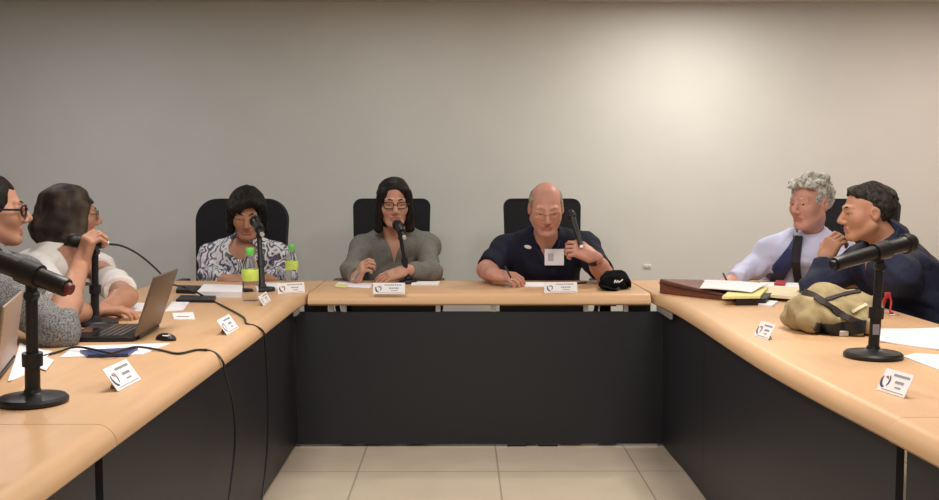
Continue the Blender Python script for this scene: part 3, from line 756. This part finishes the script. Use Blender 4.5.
# --- white haired man
Fm = person('person with wavy white hair in a pale blue dress shirt and dark tie, looking left',
    neck=pv(808, 236, 4.99), pelvis=(1.75, 5.50, .50), fwd=(-.72, -.70), belly=.03, shoulders=(pv(838, 252, 4.84), pv(771, 253, 5.12)), head=pv(810, 203, 4.88), hfwd=(-.86, -.52, -.08), lid=.0015, hs=1.04, sex='m', girth=1.05, sw=.44, skin='skinred',
    arms=(dict(wrist=tv(830, 290, .76), pole=(.8, -.3, -.3), dir=(-.85, .5, 0), back=(0, 0, 1), curl=.5),
          dict(elbow=pv(753, 268, 5.10), wrist=pv(731, 280, 4.97), dir=(-.5, -.7, -.02), back=(0, 0, 1), curl=.7, la=.3, g=.92)),
    top='blue_shirt', top_name='dress_shirt', sleeve=(1.9, 1.95), hair=dict(brow=M['hairgrey']), fold=.006)
def hb(E, K, cut):
    E((0, .030, .038), (.086, .106, .094)); E((0, -.036, .085), (.062, .036, .024), .03)
    for k, (x, y, z) in enumerate(((-.05, -.050, .080), (0, -.060, .090), (.045, -.048, .084), (.07, -.02, .09), (-.07, -.02, .09), (0, .0, .125), (.05, .05, .112), (-.05, .05, .112))):
        E((x, y, z), (.03, .026, .022), .02)
    cut((-.2, -.3, -.3), (.2, -.04, .076)); cut((-.2, -.3, -.4), (.2, .03, -.015), .02); cut((-.2, -.3, -.5), (.2, .4, -.075), .02)
hair_obj(Fm, hb, M['hairgrey'], folds(.005, 62, 8), vox=.004)
collar(Fm, M['blue_shirt'], r0=.067, gap=.022, h=.05)
def ribbon(pi, pix, widths, name, m, parent=None, out=.008, th=.004):
    pts = [on_shirt(pi, x, y)+Vector((-.35, -.9, .1)).normalized()*out for x, y in pix]
    vs = []; fs = []; n = len(pts)
    for i, p in enumerate(pts):
        t = (pts[min(i+1, n-1)]-pts[max(i-1, 0)]).normalized(); nrm = -ray(*pix[i]).normalized(); s_ = t.cross(nrm).normalized(); nn = s_.cross(t).normalized()
        wv = widths[i]/2
        for a, b in ((-wv, -th), (wv, -th), (wv*.8, th*.6), (0, th*1.3), (-wv*.8, th*.6)): vs.append(p+s_*a+nn*b)
    for i in range(n-1):
        for k in range(5): fs.append((i*5+k, i*5+(k+1) % 5, (i+1)*5+(k+1) % 5, (i+1)*5+k))
    fs.append((0, 1, 2, 3, 4)); fs.append(tuple((n-1)*5+k for k in range(5)))
    return MB().add(vs, fs).build(name, m, parent or pi['root'], loc=pi['org'])
tk = ribbon(Fm, [(799, 229), (797, 238)], [.055, .035], 'tie_knot', M['tieblack'], out=.016, th=.01)
ribbon(Fm, [(798, 238), (793, 250), (786, 262), (778, 273), (772, 281)], [.035, .055, .075, .085, .085], 'tie', M['tie'], out=.022)
ribbon(Fm, [(799, 236), (797, 250), (796, 262), (797, 273), (799, 284)], [.038, .045, .042, .04, .04], 'tie_tail', M['tieblack'], out=.024)
# --- man in navy jacket
Gm = person('person in a navy jacket with short dark hair, hand raised to the mouth',
    neck=pv(887, 239, 4.19), pelvis=(2.07, 4.17, .50), fwd=(-1, -.05), head=pv(866, 212, 4.16), hfwd=(-.97, .06, -.10), lid=.0015, hs=.98, sex='m', girth=1.0, sw=.45, skin='skintan', shoulders=(pv(900, 274, 3.99), pv(861, 262, 4.37)),
    arms=(dict(elbow=pv(908, 291, 4.15), wrist=pv(862, 281, 4.36), dir=(-.8, .45, -.1), back=(0, -.4, 1), curl=.8, pad=.013),
          dict(elbow=tv(816, 288, .772), wrist=pv(824, 260, 4.42), dir=(.35, -.2, .85), back=(-.8, -.45, .1), curl=[.9, 1, 1, 1], la=.3, pad=.006)),
    top='navy_jacket', top_name='jacket', sleeve=(1.93, 1.80), cut=('v', .03, .10), hair=dict(brow=M['hairblack']), fold=.006)
def hb(E, K, cut):
    E((0, .030, .034), (.082, .104, .092)); E((0, -.022, .090), (.060, .045, .022), .03)
    cut((-.2, -.3, -.3), (.2, -.055, .074)); cut((-.2, -.3, -.4), (.2, -.012, .045), .02); cut((-.2, -.3, -.4), (.2, .04, -.02), .02); cut((-.2, -.3, -.5), (.2, .4, -.085), .02)
hair_obj(Gm, hb, M['hairsalt'], folds(.0025, 110, 9))
collar(Gm, M['navy_jacket'], r0=.070, gap=.03, h=.065)
# chairs behind them
base = make_chair(1.135, .46, .05)
put_chair(base, (-.42, 5.70), (.0, -1), 'black office chair behind the person in the grey cardigan', True)
put_chair(base, (.48, 5.70), (0, -1), 'black office chair behind the bald person in navy polo')
put_chair(base, (2.16, 5.62), (-.55, -.83), 'black office chair behind the white-haired person in dress shirt')
put_chair(base, (2.26, 4.14), (-1, -.05), 'black office chair at the right edge behind the person in the navy jacket')
put_chair(base, (-2.24, 4.30), (1, .12), 'dark office chair behind the person in the white top')
put_chair(base, (-2.08, 3.34), (1, .1), 'dark office chair under the person in the speckled knit top')
put_chair(make_chair(1.135, .54, .13), (-1.31, 5.68), (.0, -1), 'wide round-shouldered black office chair behind the person in swirl-print blouse', True)
# ------------------------------------------------------------------ microphones, stands and cables
UPZ = Vector((0, 0, 1))
def axis_mtx(a, b):
    a, b = Vector(a), Vector(b); return Matrix.Translation(a) @ (b-a).to_track_quat('Z', 'Y').to_matrix().to_4x4(), (b-a).length
def microphone(head, tail, label, r=.019, hr=.027, tip=None, tp=.62):
    mtx, L = axis_mtx(tail, head); o = empty('microphone', Vector(tail)); tag(o, label, 'microphone', None)
    lm = Matrix.Translation(-Vector(tail)) @ mtx
    MB().lathe([(r*(tp-.06), 0), (r*tp, .004), (r*(tp*.7+.3)*.98, .03), (r*(.3*tp+.7), L*.5), (r, L-.055), (hr*.86, L-.045)], 24, lm).build('handle', M['mic'], o)
    pr = [(hr*.86, L-.047), (hr*1.0, L-.040), (hr*1.0, L-.034)]
    for k in range(1, 9):
        a = k/8*PI/2; pr.append((hr*math.cos(a)+.0005, L-.030+.03*math.sin(a)))
    MB().lathe(pr, 24, lm).build('grille', M['grille'], o)
    MB().lathe([(hr*1.03, L-.044), (hr*1.06, L-.041), (hr*1.03, L-.038)], 24, lm).build('collar_ring', M['mic'], o)
    MB().lathe([(r*.55, -.012), (r*.6, 0.001)], 20, lm).build('connector', tip or M['metal'], o)
    return o
def mic_stand(base, top, rb, label, rp=.011, lower=.55, clip=None):
    b = Vector(base); t = Vector(top); o = empty('microphone_stand', b); tag(o, label, 'microphone stand', 'table microphone stands')
    MB().lathe([(rb*.96, 0), (rb, .004), (rb, .011), (rb*.93, .017), (rb*.35, .022), (.02, .026), (.018, .034)], 48).build('base', M['black'], o)
    d = t-b
    MB().tube([(0, 0, .02), d*lower], rp*1.25, 16).build('lower_pole', M['black'], o)
    MB().tube([d*lower, d], rp, 16).build('upper_pole', M['black'], o)
    MB().tube([d*(lower-.07), d*(lower+.05)], rp*1.7, 16).build('clutch', M['black'], o)
    if clip:
        c0, c1, rr = clip; u = (Vector(c1)-Vector(c0)).normalized()
        m = Vector(c0)-b
        MB().tube([m-u*.022, m+u*.028], rr+.005, 20).tube([d, m], .013, 12).build('clip', M['black'], o)
        MB().lathe([(.012, -.018), (.014, -.014), (.014, .014), (.012, .018)], 16, Matrix.Translation(d) @ Matrix.Rotation(PI/2, 4, 'X')).build('wing_bolt', M['black'], o)
    return o
# nearest left
bs = T(33, 403); hd, tl = P(-22, 253, bs.y+.02), P(67, 288, bs.y-.03)
microphone(hd, tl, 'thick black microphone at the left edge on the nearest stand, tail end pointing right', .024, .029, tip=M['redend'], tp=.92)
q = Vector(tl).lerp(hd, .40); mic_stand(bs, q-Vector((0, 0, .05)), .079, 'black microphone stand at the left edge in front of the tan laptop lid', .0135, .42, (q, hd, .024))
# held by the woman in speckled knit
bs = T(95, 324.5); hd, tl = P(66, 240, 3.56), P(105, 243, 3.64)
microphone(hd, tl, 'black microphone gripped in the raised hand of the person in speckled knit', .017, .025)
q = Vector(tl).lerp(hd, .25); mic_stand(bs, P(95, 252, bs.y), .082, 'black microphone stand behind the open laptop, under the gripping hand', .012, .5, (q, hd, .017))
# in front of the printed blouse
bs = T(262, 291); hd, tl = P(254, 219, 4.92), P(262, 234, 4.72)
microphone(hd, tl, 'black microphone in front of the face of the person in swirl-print blouse', .018, .026)
q = Vector(tl).lerp(hd, .35); mic_stand(bs, q-Vector((0, 0, .035)), .062, 'slim black microphone stand between the two water bottles', .0125, .5, (q, hd, .018))
# in front of the grey cardigan
bs = T(408, 283.5); hd, tl = P(396, 222, 5.12), P(404, 237, 4.98)
microphone(hd, tl, 'black microphone at the mouth of the person in the grey cardigan', .017, .026)
q = Vector(tl).lerp(hd, .4); mic_stand(bs, q-Vector((0, 0, .035)), .046, 'slim black microphone stand in front of the person in the grey cardigan', .010, .5, (q, hd, .017))
# bald man's
hd, tl = P(570, 210, 4.97), P(581, 246, 4.87)
microphone(hd, tl, 'dark microphone held upright in the hand of the bald person', .017, .021)
# right
bs = T(873, 357.5); hd, tl = P(916, 241, bs.y+.05), P(835, 264, bs.y-.05)
microphone(hd, tl, 'thick black microphone on the right table, tilted over the khaki bag', .022, .029, tip=M['black'], tp=.9)
q = Vector(tl).lerp(hd, .55); mic_stand(bs, q-Vector((0, 0, .045)), .083, 'black microphone stand on the right table beside the khaki bag', .0125, .5, (q, hd, .022))
MB().box(bs+Vector((.0, -.016, .085)), (.018, .004, .03)).build('sticker', M['inkgrey'], C.objects['microphone_stand.004'], loc=bs).location = (0, 0, 0)

def cable(pts, label, r=.0035, name='cable'):
    p = catmull(pts, 8); o = MB().tube(p, r, 8).build(name, M['black'], loc=Vector(pts[0])); return tag(o, label, 'cable')
ZC_ = .7242
xe = LIN(3); hang = lambda px, z: (xe+.006, (xe+.006)/((px-462.3)/1000), z)
cable([T(40, 357, ZC_), T(58, 352, ZC_), T(76, 347, ZC_+.010), T(96, 350, ZC_+.014), T(112, 353, ZC_+.014), T(135, 347, ZC_+.010), T(160, 350, ZC_), T(178, 353.5, ZC_), T(196, 350, ZC_), T(206, 350, ZC_), (xe-.052, 3.03, .7235), (xe-.020, 3.02, .714), hang(221, .692), hang(223.5, .65), hang(231, .53), hang(232, .40), hang(226, .27), hang(218, .16), hang(216, .02)], 'black cable crossing the left table by the blue folder and hanging over its edge')
t0 = P(108, 244, 3.65)
cable([t0, P(122, 246, 3.70), P(138, 254, 3.78), P(155, 268, 3.9), P(170, 283, 4.1), T(183, 287, ZC_+.035), T(196, 292, ZC_+.03), T(206, 297.5, ZC_), T(225, 307, ZC_), T(243, 317, ZC_), (xe-.052, 3.60, .7235), (xe-.020, 3.60, .714), hang(262, .692), hang(264, .65), hang(266, .5), hang(266, .33), hang(262, .16), hang(254, .02)], 'black microphone cable arching behind the laptop and down past the water bottle', .004)
# ------------------------------------------------------------------ laptops and mouse
def laptop(hA, hB, base_dir, depth, lid_h, lean, label, mlid, logo=False):
    hA, hB = Vector(hA), Vector(hB); o = empty('laptop', (hA+hB)/2); tag(o, label, 'laptop'); w_ = (hB-hA).length
    y = (hB-hA).normalized(); x = -Vector(base_dir); x = (x-y*x.dot(y)).normalized()     # x points from base to lid side
    R = Matrix((x, y, UPZ)).transposed()
    MB().box(R @ Vector((-depth/2, 0, .009)), (depth, w_, .016), R, bev=.004).build('base', M['black'], o)
    kb = MB()
    for i in range(5):
        for j in range(12): kb.box(R @ Vector((-depth*.22-i*.019*depth/.21, (j-5.5)*w_*.072, .0175)), (.014, w_*.06, .002), R)
    kb.build('keyboard', M['screen'], o, smooth=False)
    MB().box(R @ Vector((-depth*.84, 0, .0173)), (depth*.2, w_*.32, .001), R).build('touchpad', M['screen'], o)
    Rl = R @ Matrix.Rotation(lean, 3, 'Y')
    MB().box(R @ Vector((.004, 0, .016))+Rl @ Vector((0, 0, lid_h/2)), (.008, w_, lid_h), Rl, bev=.003).build('lid', mlid, o)
    MB().box(R @ Vector((.004, 0, .016))+Rl @ Vector((-.0045, 0, lid_h/2)), (.001, w_*.93, lid_h*.9), Rl).build('screen', M['screen'], o)
    MB().tube([R @ Vector((.004, -w_*.4, .012)), R @ Vector((.004, w_*.4, .012))], .008, 12).build('hinge', M['black'], o)
    return o
laptop(T(133.5, 342), T(158.5, 328), (-1, 0, 0), .225, .205, .33, 'open black laptop with bronze grey lid on the left table', M['lid'])
laptop(T(-7, 385), T(13, 359), (-1, 0, 0), .22, .185, .14, 'open laptop with pale tan lid, cut off by the left edge', M['lidtan'])
ms = T(166, 340); o = empty('computer_mouse', ms, -.6); o.scale = (.82, .82, .72); tag(o, 'small black computer mouse beside the open laptop', 'mouse')
s = SDF().ell((0, 0, .004), (.052, .030, .028)); s.add((-.1, -.1, -.1), (.1, .1, .1), lambda p: p[..., 2], .002, 'd'); soft('shell', s, .004, M['black'], o)
MB().tube([(.022, -.004, .0265), (.036, -.004, .0225)], .005, 10).build('scroll_wheel', M['metal'], o)
MB().box((.018, -.016, .024), (.028, .014, .004), bev=.002).build('button', M['card'], o)  # coloured white to imitate the highlight on the black shell
# ------------------------------------------------------------------ papers and other flat things
def sheet(pix, label, m='paper', z=.7203, h=.0022, name='paper_sheet', cat='paper', group=None, curl=0.0):
    q = [T(x, y, z+h) for x, y in pix]; c = sum((v for v in q), Vector())/len(q); vs = []; n = 6
    for k in (0, 1):
        for i in range(n+1):
            for j in range(n+1):
                u, v = i/n, j/n; p = q[0].lerp(q[1], u).lerp(q[3].lerp(q[2], u), v)
                vs.append(Vector((p.x, p.y, z+(h if k else 0)+curl*(abs(u-.5)*2)**3*(abs(v-.5)*2))))
    fs = []; N = (n+1)**2; g = lambda k, i, j: k*N+i*(n+1)+j
    for i in range(n):
        for j in range(n): fs += [(g(1, i, j), g(1, i+1, j), g(1, i+1, j+1), g(1, i, j+1)), (g(0, i, j), g(0, i, j+1), g(0, i+1, j+1), g(0, i+1, j))]
        fs += [(g(0, i, 0), g(0, i+1, 0), g(1, i+1, 0), g(1, i, 0)), (g(0, i, n), g(1, i, n), g(1, i+1, n), g(0, i+1, n)), (g(0, 0, i), g(1, 0, i), g(1, 0, i+1), g(0, 0, i+1)), (g(0, n, i), g(0, n, i+1), g(1, n, i+1), g(1, n, i))]
    o = MB().add(vs, fs).build(name, M[m], loc=(c.x, c.y, z)); return tag(o, label, cat, group)
sheet([(8, 382), (33, 371), (52, 352), (20, 344)], 'white paper behind the nearest left microphone stand', curl=.004)
sheet([(34, 366), (46, 370), (54, 360), (40, 354)], 'small white paper corner beside the nearest left microphone pole', z=.7228)
sheet([(60, 357), (143, 354), (170, 343), (74, 346)], 'white paper lying under the blue folder in front of the laptop')
sheet([(80, 350), (88, 354.5), (128, 353.5), (138, 347)], 'flat blue folder lying on the paper in front of the laptop', 'blue', z=.7226, h=.008, name='folder', cat='folder')
sheet([(109, 311), (146, 311), (152, 303), (126, 302.5)], 'white paper in front of the folded arms of the person in white')
sheet([(165, 311), (183, 310), (190, 301), (172, 301.5)], 'white paper just right of the open laptop lid')
sheet([(172, 313), (174, 319), (195, 319), (193, 312)], 'small white card lying flat on the left table by the laptop', 'card', name='name_card', cat='card', h=.003)
MB().box(T(183, 316.5, .7236), (.045, .02, .0006)).build('printed_mark', M['inkred'], C.objects['name_card'], loc=C.objects['name_card'].location).location = (0, 0, 0)
sheet([(176, 299.5), (214, 300), (216, 295.5), (181, 295)], 'slim black case lying on the left table near the white papers', 'black', h=.012, name='pen_case', cat='case')
sheet([(176, 289.5), (195, 290), (201, 285.5), (179, 285)], 'black notebook under the papers of the person in swirl-print blouse', 'black', h=.018, name='notebook', cat='notebook')
sheet([(197, 291.5), (244, 292), (246, 285), (204, 284)], 'stack of white pages in front of the person in swirl-print blouse', h=.026, name='paper_stack', cat='papers')
sheet([(259, 287), (277, 287), (280, 282.5), (262, 282.5)], 'white paper behind the microphone stand between the bottles', h=.012)
sheet([(335, 286), (370, 288), (373, 283), (338, 281.8)], 'white paper under the hand of the person in the grey cardigan')
sheet([(336, 287.2), (346, 287.6), (348, 284.5), (337, 283.5)], 'small yellow paper edge under the white page at the far table', 'yellow', z=.7228, h=.001)
sheet([(411, 284), (438, 284), (440, 281.3), (413, 281.2)], 'white notebook beside the elbow of the person in the grey cardigan', h=.008, name='notebook', cat='notebook')
sheet([(505, 286), (548, 286.5), (578, 282.2), (514, 282)], 'white paper in front of the bald person', h=.003)
sheet([(880, 341), (946, 350), (944, 328), (878, 329)], 'large white paper behind the right microphone stand', h=.004, curl=.003)
sheet([(903, 356), (946, 372), (950, 355), (915, 353)], 'white paper at the right edge, nearer than the other large sheet', h=.003)
sheet([(752, 302.5), (772, 305.5), (778, 301), (758, 299)], 'small white folded paper beside the left end of the khaki bag', h=.008)
# brown leather portfolio
a, b = T(659, 293.5), T(734, 302); n = Vector((-(b-a).y, (b-a).x, 0)).normalized(); n = n if n.y > 0 else -n
o = empty('leather_portfolio', (a+b)/2); tag(o, 'brown leather portfolio case lying under papers at the far right corner', 'case')
def wedge(a, b, n, ha, hb, dep, z0, name, m, par, off):
    vs = []
    for (p, h) in ((a, ha), (a.lerp(b, .35), ha*.72+hb*.1), (b, hb)):
        for (d, zz) in ((0, 0), (0, 1), (dep, .62), (dep, 0)): vs.append(p+n*d+Vector((0, 0, z0+h*zz))-off)
    fs = [(0, 1, 2, 3), (8, 11, 10, 9)]+[(i*4+k, i*4+(k+1) % 4, (i+1)*4+(k+1) % 4, (i+1)*4+k) for i in (0, 1) for k in range(4)]
    ob = MB().add(vs, fs).build(name, m, par, smooth=False); bv = ob.modifiers.new('bevel', 'BEVEL'); bv.width = .008; bv.segments = 3; return ob
wedge(a, b, n, .068, .022, .34, .001, 'case_body', M['leather'], o, o.location)
MB().tube(catmull([a+Vector((0, 0, .05))-o.location, a.lerp(b, .35)+Vector((0, 0, .036))-o.location-n*.004, b+Vector((0, 0, .018))-o.location-n*.002], 6), .003).build('zip_seam', M['strap'], o)
MB().box(b-(b-a)*.08+Vector((0, 0, .018))-o.location-n*.004, (.012, .008, .014)).build('zip_pull', M['gold'], o)
sheet([(700, 287), (752, 291), (768, 283), (706, 279)], 'white pages spread over the brown leather portfolio', z=.768, h=.004, curl=-.003)
sheet([(683, 285), (722, 288), (742, 281), (690, 279.5)], 'white sheet at the back corner of the brown leather portfolio', z=.762, h=.003)
sheet([(722, 296.5), (760, 296), (768, 287), (735, 286)], 'yellow legal pad between the portfolio and khaki bag', 'yellow', z=.750, h=.010, name='legal_pad', cat='pad')
sheet([(736, 299), (766, 298.5), (772, 293), (745, 292)], 'dark notebook beneath the yellow legal pad', 'black', z=.7205, h=.028, name='notebook', cat='notebook')
sheet([(760, 294), (800, 297), (806, 287), (768, 286)], 'pale yellow envelope propped behind the khaki bag', 'cream', z=.735, h=.012, name='envelope', cat='envelope')
sheet([(762, 286), (812, 287.5), (812, 283), (760, 282)], 'white papers in front of the person in dress shirt', z=.7205, h=.022, name='paper_stack', cat='papers')
sheet([(774, 283.5), (785, 284), (786, 280.5), (776, 280)], 'small red packet lying on papers before the person in dress shirt', 'red', z=.744, h=.008, name='packet', cat='packet')
def pen(a, b, label, m='black', r=.0045):
    a, b = Vector(a), Vector(b); o = empty('pen', a); tag(o, label, 'pen'); d = b-a
    MB().tube([d*.08, d*.93, d], [r, r, r*.7], 12).build('barrel', M[m], o); MB().tube([(0, 0, 0), d*.08], [.0008, r], 10).build('tip', M['metal'], o); return o
w_ = D['wr'][1]; pen(P(352, 280, 5.0), P(367, 262, 5.03), 'slim pen in the raised hand of the person in the grey cardigan', 'inkgrey')
pen(P(512, 280, 4.78), P(505, 266, 4.90), 'pen in the writing hand of the bald person')
pen(P(728, 283, 4.72), P(723, 273, 4.78), 'black pen in the hand of the person in dress shirt')
pen(T(568, 284.5, .7245), T(586, 282.5, .7245), 'dark pen lying beside the name card of the bald person')
# ------------------------------------------------------------------ name cards
def name_card(b0, b1, height, lean, label, side):
    """tent card: b0 -> b1 is the bottom edge of its readable face (left to right)"""
    b0, b1 = Vector(b0), Vector(b1); x = (b1-b0); w_ = x.length; x.normalize(); back = UPZ.cross(x)   # away from the reader
    o = empty('name_card', (b0+b1)/2); tag(o, label, 'name card', 'white tent name cards')
    up = (UPZ*math.cos(lean)+back*math.sin(lean)); nrm = x.cross(up)
    R = Matrix((x, up, nrm)).transposed(); h2 = height*.95
    f = MB().box(R @ Vector((0, height/2, 0)), (w_, height, .0016), R).build('front_face', M['card'], o)
    t_ = up*height*.62; hz = t_.z; bt = Vector((t_.x, t_.y, 0))+back*height*.22
    up2 = (t_-bt).normalized(); R2 = Matrix((x, up2, x.cross(up2))).transposed()
    MB().box((t_+bt)/2, (w_*.4, (t_-bt).length, .0016), R2).build('rear_strut', M['card'], o)
    X = lambda u, v, e=.0012: R @ Vector(((u-.5)*w_, v*height, e))
    lg = MB(); rr = height*.24; cc = X(.17, .5)
    for k, (a0, a1, rad, wd) in enumerate(((2.6, 4.9, 1, .30), (-.9, .9, .95, .2), (.3, 2.2, .5, .22))):
        lg.tube([cc+R @ Vector((rr*rad*math.cos(a0+(a1-a0)*i/10), rr*rad*math.sin(a0+(a1-a0)*i/10)*1.25, 0)) for i in range(11)], [rr*wd*(.4+.6*math.sin(PI*i/10)) for i in range(11)], 8, 1 if k == 2 else 0, flat=(.08, 1) if False else None)
    # keep the emblem thin: squash along the face normal
    lg.v = [tuple(Vector(v)-nrm*((Vector(v)-cc).dot(nrm)*.93)) for v in lg.v]
    lg.build('emblem', [M['ink'], M['inkred']], f)
    tx = MB()
    for (v, u0, u1, hh) in ((.80, .36, .90, .10), (.52, .50, .78, .11), (.30, .56, .74, .07)):
        u = u0
        while u < u1-.01:
            ln = .035+.03*random.random(); tx.box(X(min(u+ln/2, u1), v), (ln*w_*.86, height*hh, .0006), R); u += ln+.008
    tx.box(X(.55, .10), (w_*.8, height*.03, .0006), R)
    tx.build('lettering', M['inkgrey'], f, smooth=False)
    return o
name_card(T(118, 391.5, .721), T(141, 379.5, .721), .066, .62, 'white name card near the left table edge, nearest of the left row', 1)
name_card(T(227, 335, .721), T(239, 328, .721), .060, .62, 'white name card left of the cable crossing the table edge', 1)
name_card(T(263.5, 306, .721), T(271, 300.5, .721), .045, .5, 'small white name card right beside the nearer water bottle', 1)
name_card(T(278, 294, .721), T(305, 292.5, .721), .05, .25, 'white name card at the corner in front of the farther bottle', 0)
name_card(T(373, 294, .721), T(405, 294, .721), .052, .25, 'white name card in front of the person in the grey cardigan', 0)
name_card(T(544.5, 293, .721), T(577.5, 292.5, .721), .05, .25, 'white name card in front of the bald person', 0)
name_card(T(754, 335.5, .721), T(768, 340, .721), .056, .5, 'white name card on the right table left of the khaki bag', 2)
name_card(T(876.5, 389.5, .721), T(904, 398, .721), .060, .5, 'white name card in front of the right microphone stand', 2)
# ------------------------------------------------------------------ water bottles
def bottle(p, label, h=.215, first=None):
    o = empty('water_bottle', p); tag(o, label, 'bottle', 'clear water bottles with lime labels')
    k = h/.215
    MB().lathe([(.022, 0), (.029, .003), (.032, .012), (.0325, .03), (.031, .036), (.0325, .042), (.031, .06), (.0325, .066), (.0325, .13), (.030, .145), (.022, .168), (.0135, .182), (.0125, .196)], 32, Matrix.Scale(k, 4)).build('bottle_body', M['pet'], o)
    MB().lathe([(.0333, .082), (.0336, .083), (.0336, .127), (.0333, .128)], 32, Matrix.Scale(k, 4)).build('label', M['label'], o)
    MB().lathe([(.0155, .188), (.0165, .190), (.0165, .211), (.0145, .214)], 24, Matrix.Scale(k, 4)).build('cap', M['capgreen'], o)
    MB().lathe([(.0166, .1845), (.0166, .188)], 24, Matrix.Scale(k, 4)).build('cap_ring', M['capgreen'], o)
    return o
bottle(T(250.5, 301, .7205), 'nearer clear water bottle with green cap and lime label, left of the microphone stand', .232)
bottle(T(292, 285, .7205), 'farther clear water bottle with green cap behind the corner name card', .205)
# ------------------------------------------------------------------ black cap
cp = T(615, 289); o = empty('baseball_cap', cp, .25); tag(o, 'black baseball cap with small white stitched emblem on the far table', 'cap')
s = SDF().ell((.008, .02, .025), (.080, .085, .062)).ell((0, .03, .052), (.05, .05, .028), k=.02)
s.ell((.008, .02, .0), (.07, .077, .055), k=.003, op='d'); s.add((-.2, -.2, -.2), (.2, .2, .2), lambda p: p[..., 2]-.002, .003, 'd')
soft('crown', s, .004, M['capblack'], o, disp=folds(.004, 60, 3))
s = SDF().ell((-.055, -.055, .010), (.055, .05, .007), np.array(Matrix.Rotation(.3, 3, 'Y')).reshape(3, 3)); soft('brim', s, .0035, M['capblack'], o)
em = MB(); 
for pts in ([(-.022, 0), (-.018, .014), (-.012, .002), (-.006, .012), (0, .004)], [(-.002, .002), (.008, .008), (.02, .016)]):
    em.tube(catmull([(x-.006, -.062+.9*abs(x)**1.4-(.0)*z, z+.035) for x, z in pts], 4), .0026, 6)
em.build('stitched_emblem', M['card'], o)
MB().lathe([(.007, 0), (.006, .004), (.002, .006)], 12, Matrix.Translation((.004, .025, .084))).build('button', M['blackfab'], o)
# ------------------------------------------------------------------ khaki bag
from mathutils.bvhtree import BVHTree
bp = T(832, 331); bagrot = -.12; o = empty('shoulder_bag', (bp.x, bp.y, .7205), bagrot); tag(o, 'khaki canvas shoulder bag with dark brown straps lying on the right table', 'bag')
s = SDF().rbox((0, .02, .055), (.132, .115, .055), .035, k=.03).ell((-.02, .05, .092), (.075, .07, .060), k=.04).ell((-.035, .04, .125), (.045, .04, .03), k=.03).ell((-.115, .0, .05), (.04, .08, .045), k=.03).ell((.10, .05, .07), (.07, .08, .05), k=.03)
s.rbox((.04, -.085, .038), (.085, .03, .034), .02, k=.02)
s.add((-.4, -.4, -.4), (.4, .4, .4), lambda p: p[..., 2]-.001, .004, 'd')
bag = soft('bag_body', s, .006, M['khaki'], o, disp=folds(.008, 46, 12), it=1)
bvh = BVHTree.FromPolygons([v.co for v in bag.data.vertices], [tuple(p.vertices) for p in bag.data.polygons])
Wi = (Matrix.Translation(o.location) @ Matrix.Rotation(bagrot, 4, 'Z')).inverted()
def bag_hit(px, py):
    a = Wi @ CO; d = (Wi.to_3x3() @ ray(px, py)).normalized(); h = bvh.ray_cast(a, d)
    return (h[0]+h[1]*.003, h[1]) if h[0] else None
def bag_strip(pix, width, name, m, th=.003, n=8):
    pp = []
    for i in range(len(pix)-1):
        for k in range(n): pp.append(Vector(pix[i]).lerp(Vector(pix[i+1]), k/n))
    pp.append(Vector(pix[-1])); hs = [bag_hit(*p) for p in pp]; hs = [h for h in hs if h]
    vs = []; fs = []; N = len(hs)
    for i, (p, nn) in enumerate(hs):
        t = (hs[min(i+1, N-1)][0]-hs[max(i-1, 0)][0]).normalized(); sd = t.cross(nn).normalized()
        vs += [p+sd*width/2-nn*.004, p+sd*width/2+nn*th, p-sd*width/2+nn*th, p-sd*width/2-nn*.004]
    for i in range(N-1):
        for k in range(4): fs.append((i*4+k, i*4+(k+1) % 4, (i+1)*4+(k+1) % 4, (i+1)*4+k))
    fs += [(0, 1, 2, 3), tuple((N-1)*4+k for k in range(4))]
    return MB().add(vs, fs).build(name, m, o)
bag_strip([(804, 292), (816, 297), (830, 307), (845, 317), (862, 324)], .024, 'strap', M['strap'])
bag_strip([(826, 300), (846, 294), (868, 290)], .014, 'strap', M['strap'])
bag_strip([(818, 329), (835, 330), (850, 328), (866, 327)], .045, 'dark_pocket', M['black'])
bag_strip([(815, 326), (818, 329)], .028, 'leather_patch', M['strap'])
h = bag_hit(843, 333) or bag_hit(843, 330)
if h: 
    b_ = MB().box(h[0]+Vector((0, -.006, 0)), (.030, .008, .018), bev=.003).build('buckle', M['metal'], o)
bag_strip([(852, 312), (866, 305)], .010, 'trim_band', M['cream'])
# red key strap hanging beside the bag
kp = T(887, 315); o2 = empty('key_strap', kp); tag(o2, 'red strap with ring lying behind the right microphone pole', 'strap')
MB().tube(catmull([(-.01, .03, .008), (.0, .03, .05), (.012, .02, .078), (.020, .012, .05), (.012, 0, .015), (.02, -.01, .006)], 6), .008, 8, flat=(1, .5)).build('webbing', M['red'], o2)
MB().tube([(.02+.018*math.cos(k*PI/8), -.01+.018*math.sin(k*PI/8), .004) for k in range(17)], .0025, 8).build('ring', M['metal'], o2)
MB().box((.010, .022, .074), (.024, .012, .024), bev=.004).build('clasp', M['red'], o2)
